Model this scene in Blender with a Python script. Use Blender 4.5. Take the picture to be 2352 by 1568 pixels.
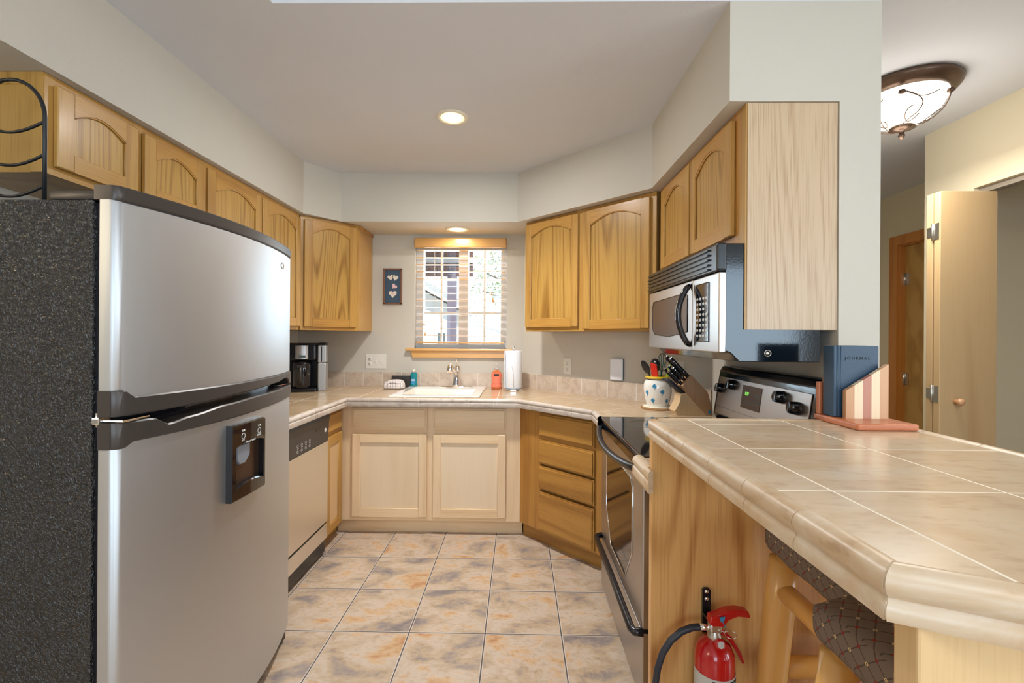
import bpy, bmesh, math, random
from mathutils import Matrix, Vector
random.seed(7)
PI = math.pi
scene = bpy.context.scene
COL = scene.collection
for o in list(bpy.data.objects):
    bpy.data.objects.remove(o)

def srgb(r, g, b):
    def f(c):
        c /= 255.0
        return c / 12.92 if c <= 0.04045 else ((c + 0.055) / 1.055) ** 2.4
    return (f(r), f(g), f(b), 1.0)

# ------------------------------------------------------------------ camera
FPX = 1040.0
cam_data = bpy.data.cameras.new('camera')
cam = bpy.data.objects.new('camera', cam_data)
COL.objects.link(cam)
cam_data.sensor_fit = 'HORIZONTAL'
cam_data.sensor_width = 36.0
cam_data.lens = 36.0 * FPX / 2352.0
cam_data.shift_y = -11.0 / 2352.0
cam_data.clip_start = 0.02
yaw = math.atan(16 / FPX)
cam.matrix_world = (Matrix.Translation((0, 0, 1.32)) @ Matrix.Rotation(yaw, 4, 'Z')
                    @ Matrix.Rotation(PI / 2, 4, 'X') @ Matrix.Rotation(0.0065, 4, 'Z'))
scene.camera = cam

# ------------------------------------------------------------------ world, sun, exposure
world = bpy.data.worlds.new('world')
scene.world = world
world.use_nodes = True
nt = world.node_tree
bg = nt.nodes['Background']
tc = nt.nodes.new('ShaderNodeTexCoord')
sep = nt.nodes.new('ShaderNodeSeparateXYZ')
rmp = nt.nodes.new('ShaderNodeValToRGB')
rmp.color_ramp.elements[0].position = 0.45
rmp.color_ramp.elements[0].color = (0.80, 0.86, 0.90, 1)
rmp.color_ramp.elements[1].position = 0.9
rmp.color_ramp.elements[1].color = (0.45, 0.66, 1.0, 1)
mth = nt.nodes.new('ShaderNodeMath'); mth.operation = 'MULTIPLY_ADD'
mth.inputs[1].default_value = 0.5; mth.inputs[2].default_value = 0.5
nt.links.new(tc.outputs['Generated'], sep.inputs[0])
nt.links.new(sep.outputs['Z'], mth.inputs[0])
nt.links.new(mth.outputs[0], rmp.inputs[0])
nt.links.new(rmp.outputs[0], bg.inputs[0])
bg.inputs[1].default_value = 2.1

def light(name, kind, loc, direction, energy, color, **kw):
    d = bpy.data.lights.new(name, kind)
    d.energy = energy
    d.color = color
    for k, v in kw.items():
        setattr(d, k, v)
    o = bpy.data.objects.new(name, d)
    COL.objects.link(o)
    o.location = loc
    o.rotation_euler = Vector(direction).to_track_quat('-Z', 'Y').to_euler()
    return o
light('sun', 'SUN', (0, -5, 8), (-0.45, 0.75, -0.85), 5.0, (1.0, 0.95, 0.86), angle=0.02)
# daylight coming in through the living-room windows behind the camera and at the right
light('window_daylight', 'AREA', (-0.55, -3.12, 1.55), (0, 1, -0.05), 59, (0.62, 0.82, 1.0), shape='RECTANGLE', size=1.7, size_y=1.5)
light('window_daylight', 'AREA', (3.0, -3.12, 1.55), (0, 1, -0.05), 62, (0.62, 0.82, 1.0), shape='RECTANGLE', size=1.7, size_y=1.5)
light('window_daylight', 'AREA', (4.52, -1.1, 1.45), (-1, 0.1, -0.05), 84, (0.86, 0.94, 1.0), shape='RECTANGLE', size=1.8, size_y=1.5)
# unseen lights added in the living room: overhead fill, warm light for the fridge side
light('living_room_fill', 'AREA', (0.9, -0.9, 2.74), (0, 0, -1), 30, (0.95, 0.97, 1.0), shape='DISK', size=1.1)
light('living_room_fill', 'AREA', (-2.9, -0.6, 2.2), (0.2, 0.3, -1), 20, (1.0, 0.82, 0.55), shape='DISK', size=0.3)
light('fridge_glint_light', 'POINT', (-3.1, -0.25, 1.85), (0, 0, -1), 26, (1.0, 0.80, 0.52), shadow_soft_size=0.14)  # unseen warm light added in mirror direction, for glints on the fridge side
light('kitchen_window_daylight', 'AREA', (-0.47, 3.86, 1.66), (0, -1, -0.1), 19, (0.62, 0.84, 1.0), shape='RECTANGLE', size=0.70, size_y=0.76)

vs = scene.view_settings
vs.view_transform = 'Standard'
vs.look = 'None'
vs.gamma = 1.0
vs.use_curve_mapping = False
vs.exposure = -0.26

# ------------------------------------------------------------------ materials
def new_mat(name):
    m = bpy.data.materials.new(name)
    m.use_nodes = True
    nt = m.node_tree
    return m, nt, nt.nodes['Principled BSDF']

def plain(name, col, rough=0.5, metal=0.0, bump=0.0, bscale=200.0, coat=0.0, var=0.0, vscale=6.0, spec=None):
    m, nt, b = new_mat(name)
    b.inputs['Base Color'].default_value = col
    b.inputs['Roughness'].default_value = rough
    b.inputs['Metallic'].default_value = metal
    if spec is not None:
        b.inputs['Specular IOR Level'].default_value = spec
    if coat:
        b.inputs['Coat Weight'].default_value = coat
        b.inputs['Coat Roughness'].default_value = 0.05
    t = nt.nodes.new('ShaderNodeTexCoord')
    n = nt.nodes.new('ShaderNodeTexNoise')
    n.inputs['Scale'].default_value = vscale
    n.inputs['Detail'].default_value = 4
    nt.links.new(t.outputs['Object'], n.inputs['Vector'])
    mx = nt.nodes.new('ShaderNodeMix'); mx.data_type = 'RGBA'
    v = max(var, 0.03)
    mx.inputs[6].default_value = tuple(c * (1 - v) for c in col[:3]) + (1,)
    mx.inputs[7].default_value = tuple(min(1, c * (1 + v)) for c in col[:3]) + (1,)
    nt.links.new(n.outputs['Fac'], mx.inputs[0])
    nt.links.new(mx.outputs[2], b.inputs['Base Color'])
    if bump:
        n2 = nt.nodes.new('ShaderNodeTexNoise')
        n2.inputs['Scale'].default_value = bscale
        n2.inputs['Detail'].default_value = 3
        nt.links.new(t.outputs['Object'], n2.inputs['Vector'])
        bp = nt.nodes.new('ShaderNodeBump')
        bp.inputs['Strength'].default_value = bump
        bp.inputs['Distance'].default_value = 0.002
        nt.links.new(n2.outputs['Fac'], bp.inputs['Height'])
        nt.links.new(bp.outputs[0], b.inputs['Normal'])
    return m

def wood(name, base, dark, axis='Z', rings=9.0, k=0.55, rough=0.34, scale=3.2, pores=0.35, stretch=0.09, coat=0.15):
    m, nt, b = new_mat(name)
    N = nt.nodes.new; Lk = nt.links.new
    t = N('ShaderNodeTexCoord'); oi = N('ShaderNodeObjectInfo')
    mul = N('ShaderNodeMath'); mul.operation = 'MULTIPLY'; mul.inputs[1].default_value = 23.0
    Lk(oi.outputs['Random'], mul.inputs[0])
    add = N('ShaderNodeVectorMath'); add.operation = 'ADD'
    Lk(t.outputs['Object'], add.inputs[0]); Lk(mul.outputs[0], add.inputs[1])
    mp = N('ShaderNodeVectorMath'); mp.operation = 'MULTIPLY'
    s = {'X': (stretch, 1, 1), 'Y': (1, stretch, 1), 'Z': (1, 1, stretch)}[axis]
    mp.inputs[1].default_value = s
    Lk(add.outputs[0], mp.inputs[0])
    n = N('ShaderNodeTexNoise'); n.inputs['Scale'].default_value = scale; n.inputs['Detail'].default_value = 1.5
    n.inputs['Roughness'].default_value = 0.4
    Lk(mp.outputs[0], n.inputs['Vector'])
    r = N('ShaderNodeMath'); r.operation = 'MULTIPLY'; r.inputs[1].default_value = rings * 6.283
    Lk(n.outputs['Fac'], r.inputs[0])
    sn = N('ShaderNodeMath'); sn.operation = 'SINE'; Lk(r.outputs[0], sn.inputs[0])
    mr = N('ShaderNodeMapRange'); mr.inputs[1].default_value = -0.3; mr.inputs[2].default_value = 1.0
    Lk(sn.outputs[0], mr.inputs[0])
    pw = N('ShaderNodeMath'); pw.operation = 'POWER'; pw.inputs[1].default_value = 2.0
    Lk(mr.outputs[0], pw.inputs[0])
    mp2 = N('ShaderNodeVectorMath'); mp2.operation = 'MULTIPLY'
    f = 0.03
    mp2.inputs[1].default_value = {'X': (f, 1, 1), 'Y': (1, f, 1), 'Z': (1, 1, f)}[axis]
    Lk(add.outputs[0], mp2.inputs[0])
    n2 = N('ShaderNodeTexNoise'); n2.inputs['Scale'].default_value = 190; n2.inputs['Detail'].default_value = 2
    Lk(mp2.outputs[0], n2.inputs['Vector'])
    n3 = N('ShaderNodeTexNoise'); n3.inputs['Scale'].default_value = 14; n3.inputs['Detail'].default_value = 2
    Lk(mp2.outputs[0], n3.inputs['Vector'])
    p = N('ShaderNodeMapRange'); p.inputs[1].default_value = 0.48; p.inputs[2].default_value = 0.72
    p.inputs[4].default_value = pores
    Lk(n2.outputs['Fac'], p.inputs[0])
    a = N('ShaderNodeMath'); a.operation = 'MULTIPLY'; a.inputs[1].default_value = k
    Lk(pw.outputs[0], a.inputs[0])
    a2 = N('ShaderNodeMath'); a2.operation = 'MULTIPLY'; Lk(a.outputs[0], a2.inputs[0])
    q = N('ShaderNodeMapRange'); q.inputs[1].default_value = 0.35; q.inputs[2].default_value = 0.65
    q.inputs[3].default_value = 0.35; q.inputs[4].default_value = 1.0
    Lk(n3.outputs['Fac'], q.inputs[0]); Lk(q.outputs[0], a2.inputs[1])
    a3 = N('ShaderNodeMath'); a3.operation = 'ADD'; a3.use_clamp = True
    Lk(a2.outputs[0], a3.inputs[0]); Lk(p.outputs[0], a3.inputs[1])
    mx = N('ShaderNodeMix'); mx.data_type = 'RGBA'
    mx.inputs[6].default_value = base; mx.inputs[7].default_value = dark
    Lk(a3.outputs[0], mx.inputs[0])
    Lk(mx.outputs[2], b.inputs['Base Color'])
    b.inputs['Roughness'].default_value = rough
    b.inputs['Coat Weight'].default_value = coat
    b.inputs['Coat Roughness'].default_value = 0.2
    bp = N('ShaderNodeBump'); bp.inputs['Strength'].default_value = 0.12; bp.inputs['Distance'].default_value = 0.001
    Lk(a3.outputs[0], bp.inputs['Height']); Lk(bp.outputs[0], b.inputs['Normal'])
    return m

def tiles(name, cols, grout, size, off, mortar, rough, nscale, detail=6, rot=0.0, plane='XY', bump=0.4, size2=None, fine=0.0, stretch=None, grough=0.8, edge_highlight=None):
    m, nt, b = new_mat(name)
    N = nt.nodes.new; Lk = nt.links.new
    t = N('ShaderNodeTexCoord')
    mp = N('ShaderNodeMapping')
    mp.inputs['Location'].default_value = (-off[0], -off[1], 0)
    if plane == 'XY':
        mp.inputs['Rotation'].default_value = (0, 0, rot)
        Lk(t.outputs['Object'], mp.inputs['Vector'])
    else:
        sp = N('ShaderNodeSeparateXYZ'); cb = N('ShaderNodeCombineXYZ')
        Lk(t.outputs['Object'], sp.inputs[0])
        Lk(sp.outputs[plane[0]], cb.inputs[0]); Lk(sp.outputs[plane[1]], cb.inputs[1])
        Lk(cb.outputs[0], mp.inputs['Vector'])
    br = N('ShaderNodeTexBrick')
    br.offset = 0.0; br.squash = 1.0
    br.inputs['Scale'].default_value = 1.0
    br.inputs['Brick Width'].default_value = size
    br.inputs['Row Height'].default_value = size2 or size
    br.inputs['Mortar Size'].default_value = mortar
    br.inputs['Mortar Smooth'].default_value = 0.15
    br.inputs['Color1'].default_value = (0, 0, 0, 1); br.inputs['Color2'].default_value = (1, 1, 1, 1)
    Lk(mp.outputs[0], br.inputs['Vector'])
    # a different piece of stone on every tile
    shift = N('ShaderNodeVectorMath'); shift.operation = 'MULTIPLY_ADD'
    shift.inputs[1].default_value = (7.3, 4.1, 2.7)
    Lk(br.outputs['Color'], shift.inputs[0]); Lk(t.outputs['Object'], shift.inputs[2])
    src = shift.outputs[0]
    if stretch:
        st = N('ShaderNodeVectorMath'); st.operation = 'MULTIPLY'; st.inputs[1].default_value = stretch
        Lk(src, st.inputs[0]); src = st.outputs[0]
    n = N('ShaderNodeTexNoise'); n.inputs['Scale'].default_value = nscale; n.inputs['Detail'].default_value = detail
    n.inputs['Roughness'].default_value = 0.62; n.inputs['Distortion'].default_value = 0.4
    Lk(src, n.inputs['Vector'])
    rp = N('ShaderNodeValToRGB')
    el = rp.color_ramp.elements
    el[0].position = 0.30; el[0].color = cols[0]
    el[1].position = 0.70; el[1].color = cols[-1]
    for i, c in enumerate(cols[1:-1]):
        e = el.new(0.30 + 0.40 * (i + 1) / (len(cols) - 1)); e.color = c
    Lk(n.outputs['Fac'], rp.inputs[0])
    colout = rp.outputs[0]
    if fine:
        n2 = N('ShaderNodeTexNoise'); n2.inputs['Scale'].default_value = nscale * 9; n2.inputs['Detail'].default_value = 4
        Lk(src, n2.inputs['Vector'])
        fm = N('ShaderNodeMix'); fm.data_type = 'RGBA'; fm.blend_type = 'MULTIPLY'
        mr = N('ShaderNodeMapRange'); mr.inputs[1].default_value = 0.52; mr.inputs[2].default_value = 0.75
        mr.inputs[4].default_value = fine
        Lk(n2.outputs['Fac'], mr.inputs[0]); Lk(mr.outputs[0], fm.inputs[0])
        Lk(colout, fm.inputs[6]); fm.inputs[7].default_value = (0.55, 0.42, 0.32, 1)
        colout = fm.outputs[2]
    gf = br.outputs['Fac']
    if edge_highlight:  # bevel highlight along the tile edges, painted as a pale band
        br.inputs['Mortar Smooth'].default_value = 1.0
        e1 = N('ShaderNodeMapRange'); e1.inputs[1].default_value = 0.02; e1.inputs[2].default_value = 0.2
        Lk(gf, e1.inputs[0])
        am = N('ShaderNodeMix'); am.data_type = 'RGBA'
        Lk(e1.outputs[0], am.inputs[0]); Lk(colout, am.inputs[6]); am.inputs[7].default_value = edge_highlight
        colout = am.outputs[2]
        e2 = N('ShaderNodeMapRange'); e2.inputs[1].default_value = 0.5; e2.inputs[2].default_value = 0.7
        Lk(gf, e2.inputs[0]); gf = e2.outputs[0]
    mx = N('ShaderNodeMix'); mx.data_type = 'RGBA'
    Lk(gf, mx.inputs[0]); Lk(colout, mx.inputs[6]); mx.inputs[7].default_value = grout
    Lk(mx.outputs[2], b.inputs['Base Color'])
    rr = N('ShaderNodeMapRange'); rr.inputs[3].default_value = rough; rr.inputs[4].default_value = grough
    Lk(br.outputs['Fac'], rr.inputs[0]); Lk(rr.outputs[0], b.inputs['Roughness'])
    inv = N('ShaderNodeMath'); inv.operation = 'MULTIPLY_ADD'; inv.inputs[1].default_value = -1; inv.inputs[2].default_value = 1
    Lk(br.outputs['Fac'], inv.inputs[0])
    bp = N('ShaderNodeBump'); bp.inputs['Strength'].default_value = bump; bp.inputs['Distance'].default_value = 0.003
    Lk(inv.outputs[0], bp.inputs['Height']); Lk(bp.outputs[0], b.inputs['Normal'])
    return m

def brushed(name, col, rough=0.3, axis='Z', strength=0.08):
    m, nt, b = new_mat(name)
    N = nt.nodes.new; Lk = nt.links.new
    b.inputs['Metallic'].default_value = 1.0
    t = N('ShaderNodeTexCoord'); mp = N('ShaderNodeVectorMath'); mp.operation = 'MULTIPLY'
    mp.inputs[1].default_value = {'X': (1, 120, 120), 'Y': (120, 1, 120), 'Z': (120, 120, 1)}[axis]
    Lk(t.outputs['Object'], mp.inputs[0])
    n = N('ShaderNodeTexNoise'); n.inputs['Scale'].default_value = 4.0; n.inputs['Detail'].default_value = 3
    Lk(mp.outputs[0], n.inputs['Vector'])
    mr = N('ShaderNodeMapRange'); mr.inputs[3].default_value = rough - 0.05; mr.inputs[4].default_value = rough + 0.06
    Lk(n.outputs['Fac'], mr.inputs[0]); Lk(mr.outputs[0], b.inputs['Roughness'])
    mx = N('ShaderNodeMix'); mx.data_type = 'RGBA'
    mx.inputs[6].default_value = tuple(c * 0.97 for c in col[:3]) + (1,); mx.inputs[7].default_value = col
    Lk(n.outputs['Fac'], mx.inputs[0]); Lk(mx.outputs[2], b.inputs['Base Color'])
    bp = N('ShaderNodeBump'); bp.inputs['Strength'].default_value = strength; bp.inputs['Distance'].default_value = 0.0005
    Lk(n.outputs['Fac'], bp.inputs['Height']); Lk(bp.outputs[0], b.inputs['Normal'])
    return m

def emit(name, col, s):
    m, nt, b = new_mat(name)
    b.inputs['Base Color'].default_value = col
    b.inputs['Emission Color'].default_value = col
    b.inputs['Emission Strength'].default_value = s
    return m

def glassy(name, col=(1, 1, 1, 1), refl=0.08, tint=0.0):
    m, nt, b = new_mat(name)
    nt.nodes.remove(b)
    N = nt.nodes.new
    tr = N('ShaderNodeBsdfTransparent'); tr.inputs[0].default_value = col
    gl = N('ShaderNodeBsdfGlossy'); gl.inputs['Roughness'].default_value = 0.02
    mx = N('ShaderNodeMixShader'); mx.inputs[0].default_value = refl
    nt.links.new(tr.outputs[0], mx.inputs[1]); nt.links.new(gl.outputs[0], mx.inputs[2])
    nt.links.new(mx.outputs[0], nt.nodes['Material Output'].inputs[0])
    return m

OAK = srgb(190, 146, 76); OAKD = srgb(150, 100, 38)
M = {}
M['wall'] = plain('wall_paint', srgb(203, 197, 184), 0.75, bump=0.25, bscale=260, var=0.015, vscale=3)
M['ceil'] = plain('ceiling_paint', srgb(216, 218, 223), 0.85, bump=0.3, bscale=180, var=0.015, vscale=3)
M['hallwall'] = plain('hall_paint', srgb(216, 204, 176), 0.75, bump=0.25, bscale=260, var=0.015, vscale=3)
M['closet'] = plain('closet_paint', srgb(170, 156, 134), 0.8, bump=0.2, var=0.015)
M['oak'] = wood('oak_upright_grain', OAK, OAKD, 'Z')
M['oakh'] = wood('oak_level_grain', srgb(190, 142, 70), srgb(142, 92, 34), 'X', rings=6)
M['oakp'] = wood('oak_panel_cathedral', srgb(190, 148, 76), srgb(136, 92, 34), 'Z', rings=34, k=0.75, scale=3.0, stretch=0.045, pores=0.35)
M['pale'] = wood('lit_oak_upright', srgb(238, 208, 168), srgb(218, 180, 134), 'Z', rings=7)  # same oak as the uppers, light on the base cabinets put into the colour
M['paleh'] = wood('lit_oak_level', srgb(240, 210, 168), srgb(220, 180, 132), 'X', rings=6)
M['palep'] = wood('lit_oak_panel', srgb(238, 214, 180), srgb(224, 190, 148), 'Z', rings=4, k=0.4, pores=0.15)
M['paley'] = wood('lit_oak_deep', srgb(222, 186, 138), srgb(192, 150, 100), 'Z', rings=7)  # oak panel of the narrow base cabinet, lightened the same way
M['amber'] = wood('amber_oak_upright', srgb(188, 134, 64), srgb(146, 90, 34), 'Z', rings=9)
M['amberh'] = wood('amber_oak_level', srgb(188, 136, 64), srgb(140, 88, 34), 'X', rings=7, k=0.6)
M['panel'] = wood('veneer_end_panel', srgb(202, 176, 144), srgb(170, 136, 100), 'Z', rings=64, k=0.42, scale=2.4, stretch=0.06, pores=0.6, rough=0.36)
M['hick'] = wood('bar_panel_wood', srgb(222, 172, 108), srgb(166, 106, 48), 'Z', rings=24, k=0.75, scale=2.0, stretch=0.10, pores=0.3, rough=0.32, coat=0.4)
M['pine'] = wood('log_pine', srgb(232, 184, 108), srgb(198, 136, 64), 'Z', rings=3, k=0.5, rough=0.28, pores=0.1, coat=0.5)
M['pineh'] = wood('log_pine_level', srgb(226, 174, 98), srgb(190, 126, 56), 'Y', rings=3, k=0.5, rough=0.28, pores=0.1, coat=0.5)
M['birch'] = wood('birch_door', srgb(194, 164, 122), srgb(164, 124, 76), 'Z', rings=3, k=0.5, pores=0.1, scale=4, rough=0.4)
M['doorwood'] = wood('hall_door_wood', srgb(190, 150, 84), srgb(150, 104, 44), 'Z', rings=2.5, k=0.6, pores=0.1, scale=7, stretch=0.5, rough=0.4)
M['casing'] = wood('casing_wood', srgb(196, 130, 62), srgb(160, 92, 34), 'Z', rings=5, rough=0.35)
M['blindw'] = wood('blind_wood', srgb(222, 170, 100), srgb(204, 148, 80), 'X', rings=3, k=0.3, pores=0.1, rough=0.3)
M['floor'] = tiles('floor_tile', [srgb(126, 118, 118), srgb(158, 144, 136), srgb(190, 166, 138), srgb(202, 184, 166), srgb(204, 168, 128), srgb(184, 134, 98)],
                   srgb(92, 82, 76), 0.3385, (0.1965, 0.3175), 0.0062, 0.30, 5.0, detail=9, fine=0.45, stretch=(0.85, 1.25, 1), edge_highlight=srgb(214, 204, 194))
M['counter'] = tiles('counter_tile', [srgb(182, 154, 118), srgb(196, 170, 136), srgb(204, 182, 150)],
                     srgb(232, 218, 196), 0.305, (0.055, 0.12), 0.002, 0.16, 3.0, fine=0.3, stretch=(1, 2.2, 1), bump=0.25)
M['counterd'] = tiles('counter_tile_diagonal', [srgb(182, 154, 118), srgb(196, 170, 136), srgb(204, 182, 150)],
                     srgb(222, 204, 178), 0.305, (0.04, 0.08), 0.002, 0.16, 3.0, fine=0.3, stretch=(1, 2.2, 1), bump=0.25, rot=PI / 4)
M['bartile'] = tiles('bar_tile', [srgb(198, 170, 136), srgb(210, 186, 156), srgb(214, 196, 172)],
                     srgb(240, 228, 208), 0.2865, (0.622 - 0.2865 * 4, 1.251 - 0.288 * 6), 0.0022, 0.2, 3.0, size2=0.288, fine=0.35, stretch=(0.9, 2.3, 1), bump=0.25)
M['splash'] = tiles('splash_tile', [srgb(184, 164, 146), srgb(206, 188, 168), srgb(214, 198, 180)],
                    srgb(226, 218, 206), 0.154, (0.02, -0.3), 0.0022, 0.35, 16.0, size2=0.6, plane='XZ', fine=0.4, bump=0.2)
M['splashy'] = tiles('splash_tile_side', [srgb(184, 164, 146), srgb(206, 188, 168), srgb(214, 198, 180)],
                    srgb(226, 218, 206), 0.154, (0.02, -0.3), 0.0022, 0.35, 16.0, size2=0.6, plane='YZ', fine=0.4, bump=0.2)
M['trim'] = plain('tile_edge_trim', srgb(206, 186, 160), 0.28, bump=0.15, bscale=60, var=0.2, vscale=14)
M['trimc'] = plain('counter_edge_tile', srgb(192, 178, 166), 0.3, bump=0.15, bscale=60, var=0.16, vscale=26)
M['boxw'] = plain('bright_white_plastic', srgb(238, 240, 248), 0.35)
M['nearp'] = wood('near_end_panel_wood', srgb(214, 180, 130), srgb(184, 140, 90), 'Z', rings=14, k=0.5, scale=2.2, stretch=0.07, pores=0.3)
M['framewood'] = plain('brown_frame', srgb(124, 84, 60), 0.4)
M['grout'] = plain('grout', srgb(226, 210, 184), 0.85)
M['steel'] = brushed('brushed_steel', (0.60, 0.62, 0.64, 1), 0.48, 'Z', 0.04)
M['steelh'] = brushed('brushed_steel_level', (0.50, 0.47, 0.45, 1), 0.33, 'Y', 0.015)
M['dwsteel'] = brushed('dishwasher_steel', (0.86, 0.82, 0.76, 1), 0.42, 'Z', 0.03)
M['chrome'] = plain('chrome', (0.85, 0.86, 0.88, 1), 0.07, 1.0)
M['hinge'] = plain('satin_nickel', (0.62, 0.60, 0.56, 1), 0.3, 1.0)
M['blk'] = plain('black_plastic', (0.012, 0.012, 0.014, 1), 0.25)
M['blkg'] = plain('black_gloss', (0.006, 0.006, 0.009, 1), 0.06, coat=0.5)
M['enamel'] = plain('black_enamel', (0.004, 0.007, 0.012, 1), 0.11, bump=0.06, bscale=140, coat=0.25, spec=0.5)
M['trimgrey'] = plain('dark_grey_trim', srgb(74, 68, 64), 0.38, metal=0.35)
M['dkgrey'] = plain('charcoal_plastic', srgb(58, 54, 52), 0.35)
M['white'] = plain('white_plastic', srgb(228, 224, 214), 0.4)
M['porcelain'] = plain('porcelain', srgb(244, 240, 232), 0.12, coat=0.5)
M['paper'] = plain('paper_towel', srgb(240, 241, 244), 0.9, bump=0.5, bscale=300)
M['vinyl'] = plain('white_window_vinyl', srgb(226, 228, 230), 0.4)
M['bronze'] = plain('oil_bronze', srgb(92, 72, 58), 0.35, 0.7, var=0.1)
M['red'] = plain('extinguisher_red', srgb(190, 12, 20), 0.22, coat=0.6)
M['redp'] = plain('red_silicone', srgb(214, 40, 24), 0.4)
M['lime'] = plain('lime_silicone', srgb(150, 175, 30), 0.45)
M['teal'] = plain('teal_silicone', srgb(24, 92, 98), 0.4)
M['yellow'] = plain('yellow_glaze', srgb(226, 190, 40), 0.2, coat=0.5)
M['blue'] = plain('blue_paint', srgb(52, 140, 185), 0.3)
M['rubber'] = plain('black_rubber', srgb(40, 44, 54), 0.45)
M['iron'] = plain('wrought_iron', srgb(44, 46, 48), 0.4, 0.5)
M['cork'] = plain('cork', srgb(170, 125, 80), 0.9, bump=0.8, bscale=300, var=0.2, vscale=120)
M['glass'] = glassy('window_glass')
M['lampglass'] = emit('frosted_lamp_glass', (1.0, 0.93, 0.80, 1), 2.4)
M['bulb'] = emit('recessed_lamp', (1.0, 0.88, 0.62, 1), 9.0)
M['canwhite'] = plain('lamp_trim', srgb(240, 232, 210), 0.5)
M['cone'] = emit('lit_reflector', (1.0, 0.86, 0.58, 1), 0.9)
M['greenled'] = emit('green_display', (0.3, 1.0, 0.15, 1), 1.3)
M['lcd'] = plain('grey_display', srgb(84, 100, 98), 0.2)
M['ink'] = plain('dark_ink', srgb(30, 30, 34), 0.6)
M['inkw'] = plain('white_ink', srgb(220, 220, 215), 0.6)
M['label'] = plain('silver_label', srgb(196, 196, 192), 0.4)
M['knifewood'] = wood('beech_block', srgb(196, 152, 112), srgb(160, 112, 76), 'Z', rings=3, k=0.4)
M['knifewoodl'] = wood('beech_foot', srgb(216, 184, 140), srgb(190, 148, 100), 'Z', rings=3, k=0.4)
M['cherry'] = wood('cherry_wood', srgb(196, 118, 78), srgb(160, 84, 50), 'Y', rings=4, k=0.4)
M['maple'] = wood('maple_strip', srgb(236, 212, 176), srgb(220, 188, 146), 'Z', rings=2, k=0.3)
M['walnutp'] = wood('rose_strip', srgb(190, 130, 108), srgb(164, 100, 80), 'Z', rings=2, k=0.3)
M['tan'] = wood('tan_strip', srgb(206, 158, 116), srgb(180, 126, 86), 'Z', rings=4, k=0.4)
M['book'] = plain('navy_cover', srgb(40, 66, 88), 0.4, bump=0.2, bscale=400)
M['sideg'] = None

def stone(name, cols, rough, scale):
    m, nt, b = new_mat(name)
    N = nt.nodes.new; Lk = nt.links.new
    t = N('ShaderNodeTexCoord'); n = N('ShaderNodeTexNoise')
    n.inputs['Scale'].default_value = scale; n.inputs['Detail'].default_value = 9; n.inputs['Roughness'].default_value = 0.65
    n.inputs['Distortion'].default_value = 0.6
    st = N('ShaderNodeVectorMath'); st.operation = 'MULTIPLY'; st.inputs[1].default_value = (1, 1, 1.8)
    Lk(t.outputs['Object'], st.inputs[0]); Lk(st.outputs[0], n.inputs['Vector'])
    rp = N('ShaderNodeValToRGB'); el = rp.color_ramp.elements
    el[0].position = 0.32; el[0].color = cols[0]; el[1].position = 0.68; el[1].color = cols[-1]
    for i, c in enumerate(cols[1:-1]):
        e = el.new(0.32 + 0.36 * (i + 1) / (len(cols) - 1)); e.color = c
    Lk(n.outputs['Fac'], rp.inputs[0]); Lk(rp.outputs[0], b.inputs['Base Color'])
    b.inputs['Roughness'].default_value = rough
    bp = N('ShaderNodeBump'); bp.inputs['Strength'].default_value = 0.2; bp.inputs['Distance'].default_value = 0.001
    Lk(n.outputs['Fac'], bp.inputs['Height']); Lk(bp.outputs[0], b.inputs['Normal'])
    return m
M['trim'] = stone('bar_edge_tile', [srgb(170, 138, 104), srgb(200, 172, 138), srgb(208, 186, 158), srgb(216, 200, 178)], 0.36, 9)
M['trimc'] = stone('counter_edge_tile', [srgb(158, 142, 130), srgb(192, 176, 162), srgb(200, 186, 172), srgb(212, 200, 188)], 0.4, 12)
M['track'] = plain('track_metal', srgb(150, 140, 126), 0.5, 0.3)
M['paddle'] = plain('grey_paddle', srgb(128, 134, 144), 0.35)
def fridge_side():
    m, nt, b = new_mat('textured_black_steel')
    N = nt.nodes.new; Lk = nt.links.new
    b.inputs['Base Color'].default_value = (0.006, 0.006, 0.007, 1)
    b.inputs['Roughness'].default_value = 0.17
    b.inputs['Specular IOR Level'].default_value = 0.9
    t = N('ShaderNodeTexCoord')
    n = N('ShaderNodeTexNoise'); n.inputs['Scale'].default_value = 85; n.inputs['Detail'].default_value = 3
    n.inputs['Distortion'].default_value = 1.8
    Lk(t.outputs['Object'], n.inputs['Vector'])
    bp = N('ShaderNodeBump'); bp.inputs['Strength'].default_value = 1.0; bp.inputs['Distance'].default_value = 0.009
    Lk(n.outputs['Fac'], bp.inputs['Height']); Lk(bp.outputs[0], b.inputs['Normal'])
    return m
M['sideg'] = fridge_side()

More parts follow.
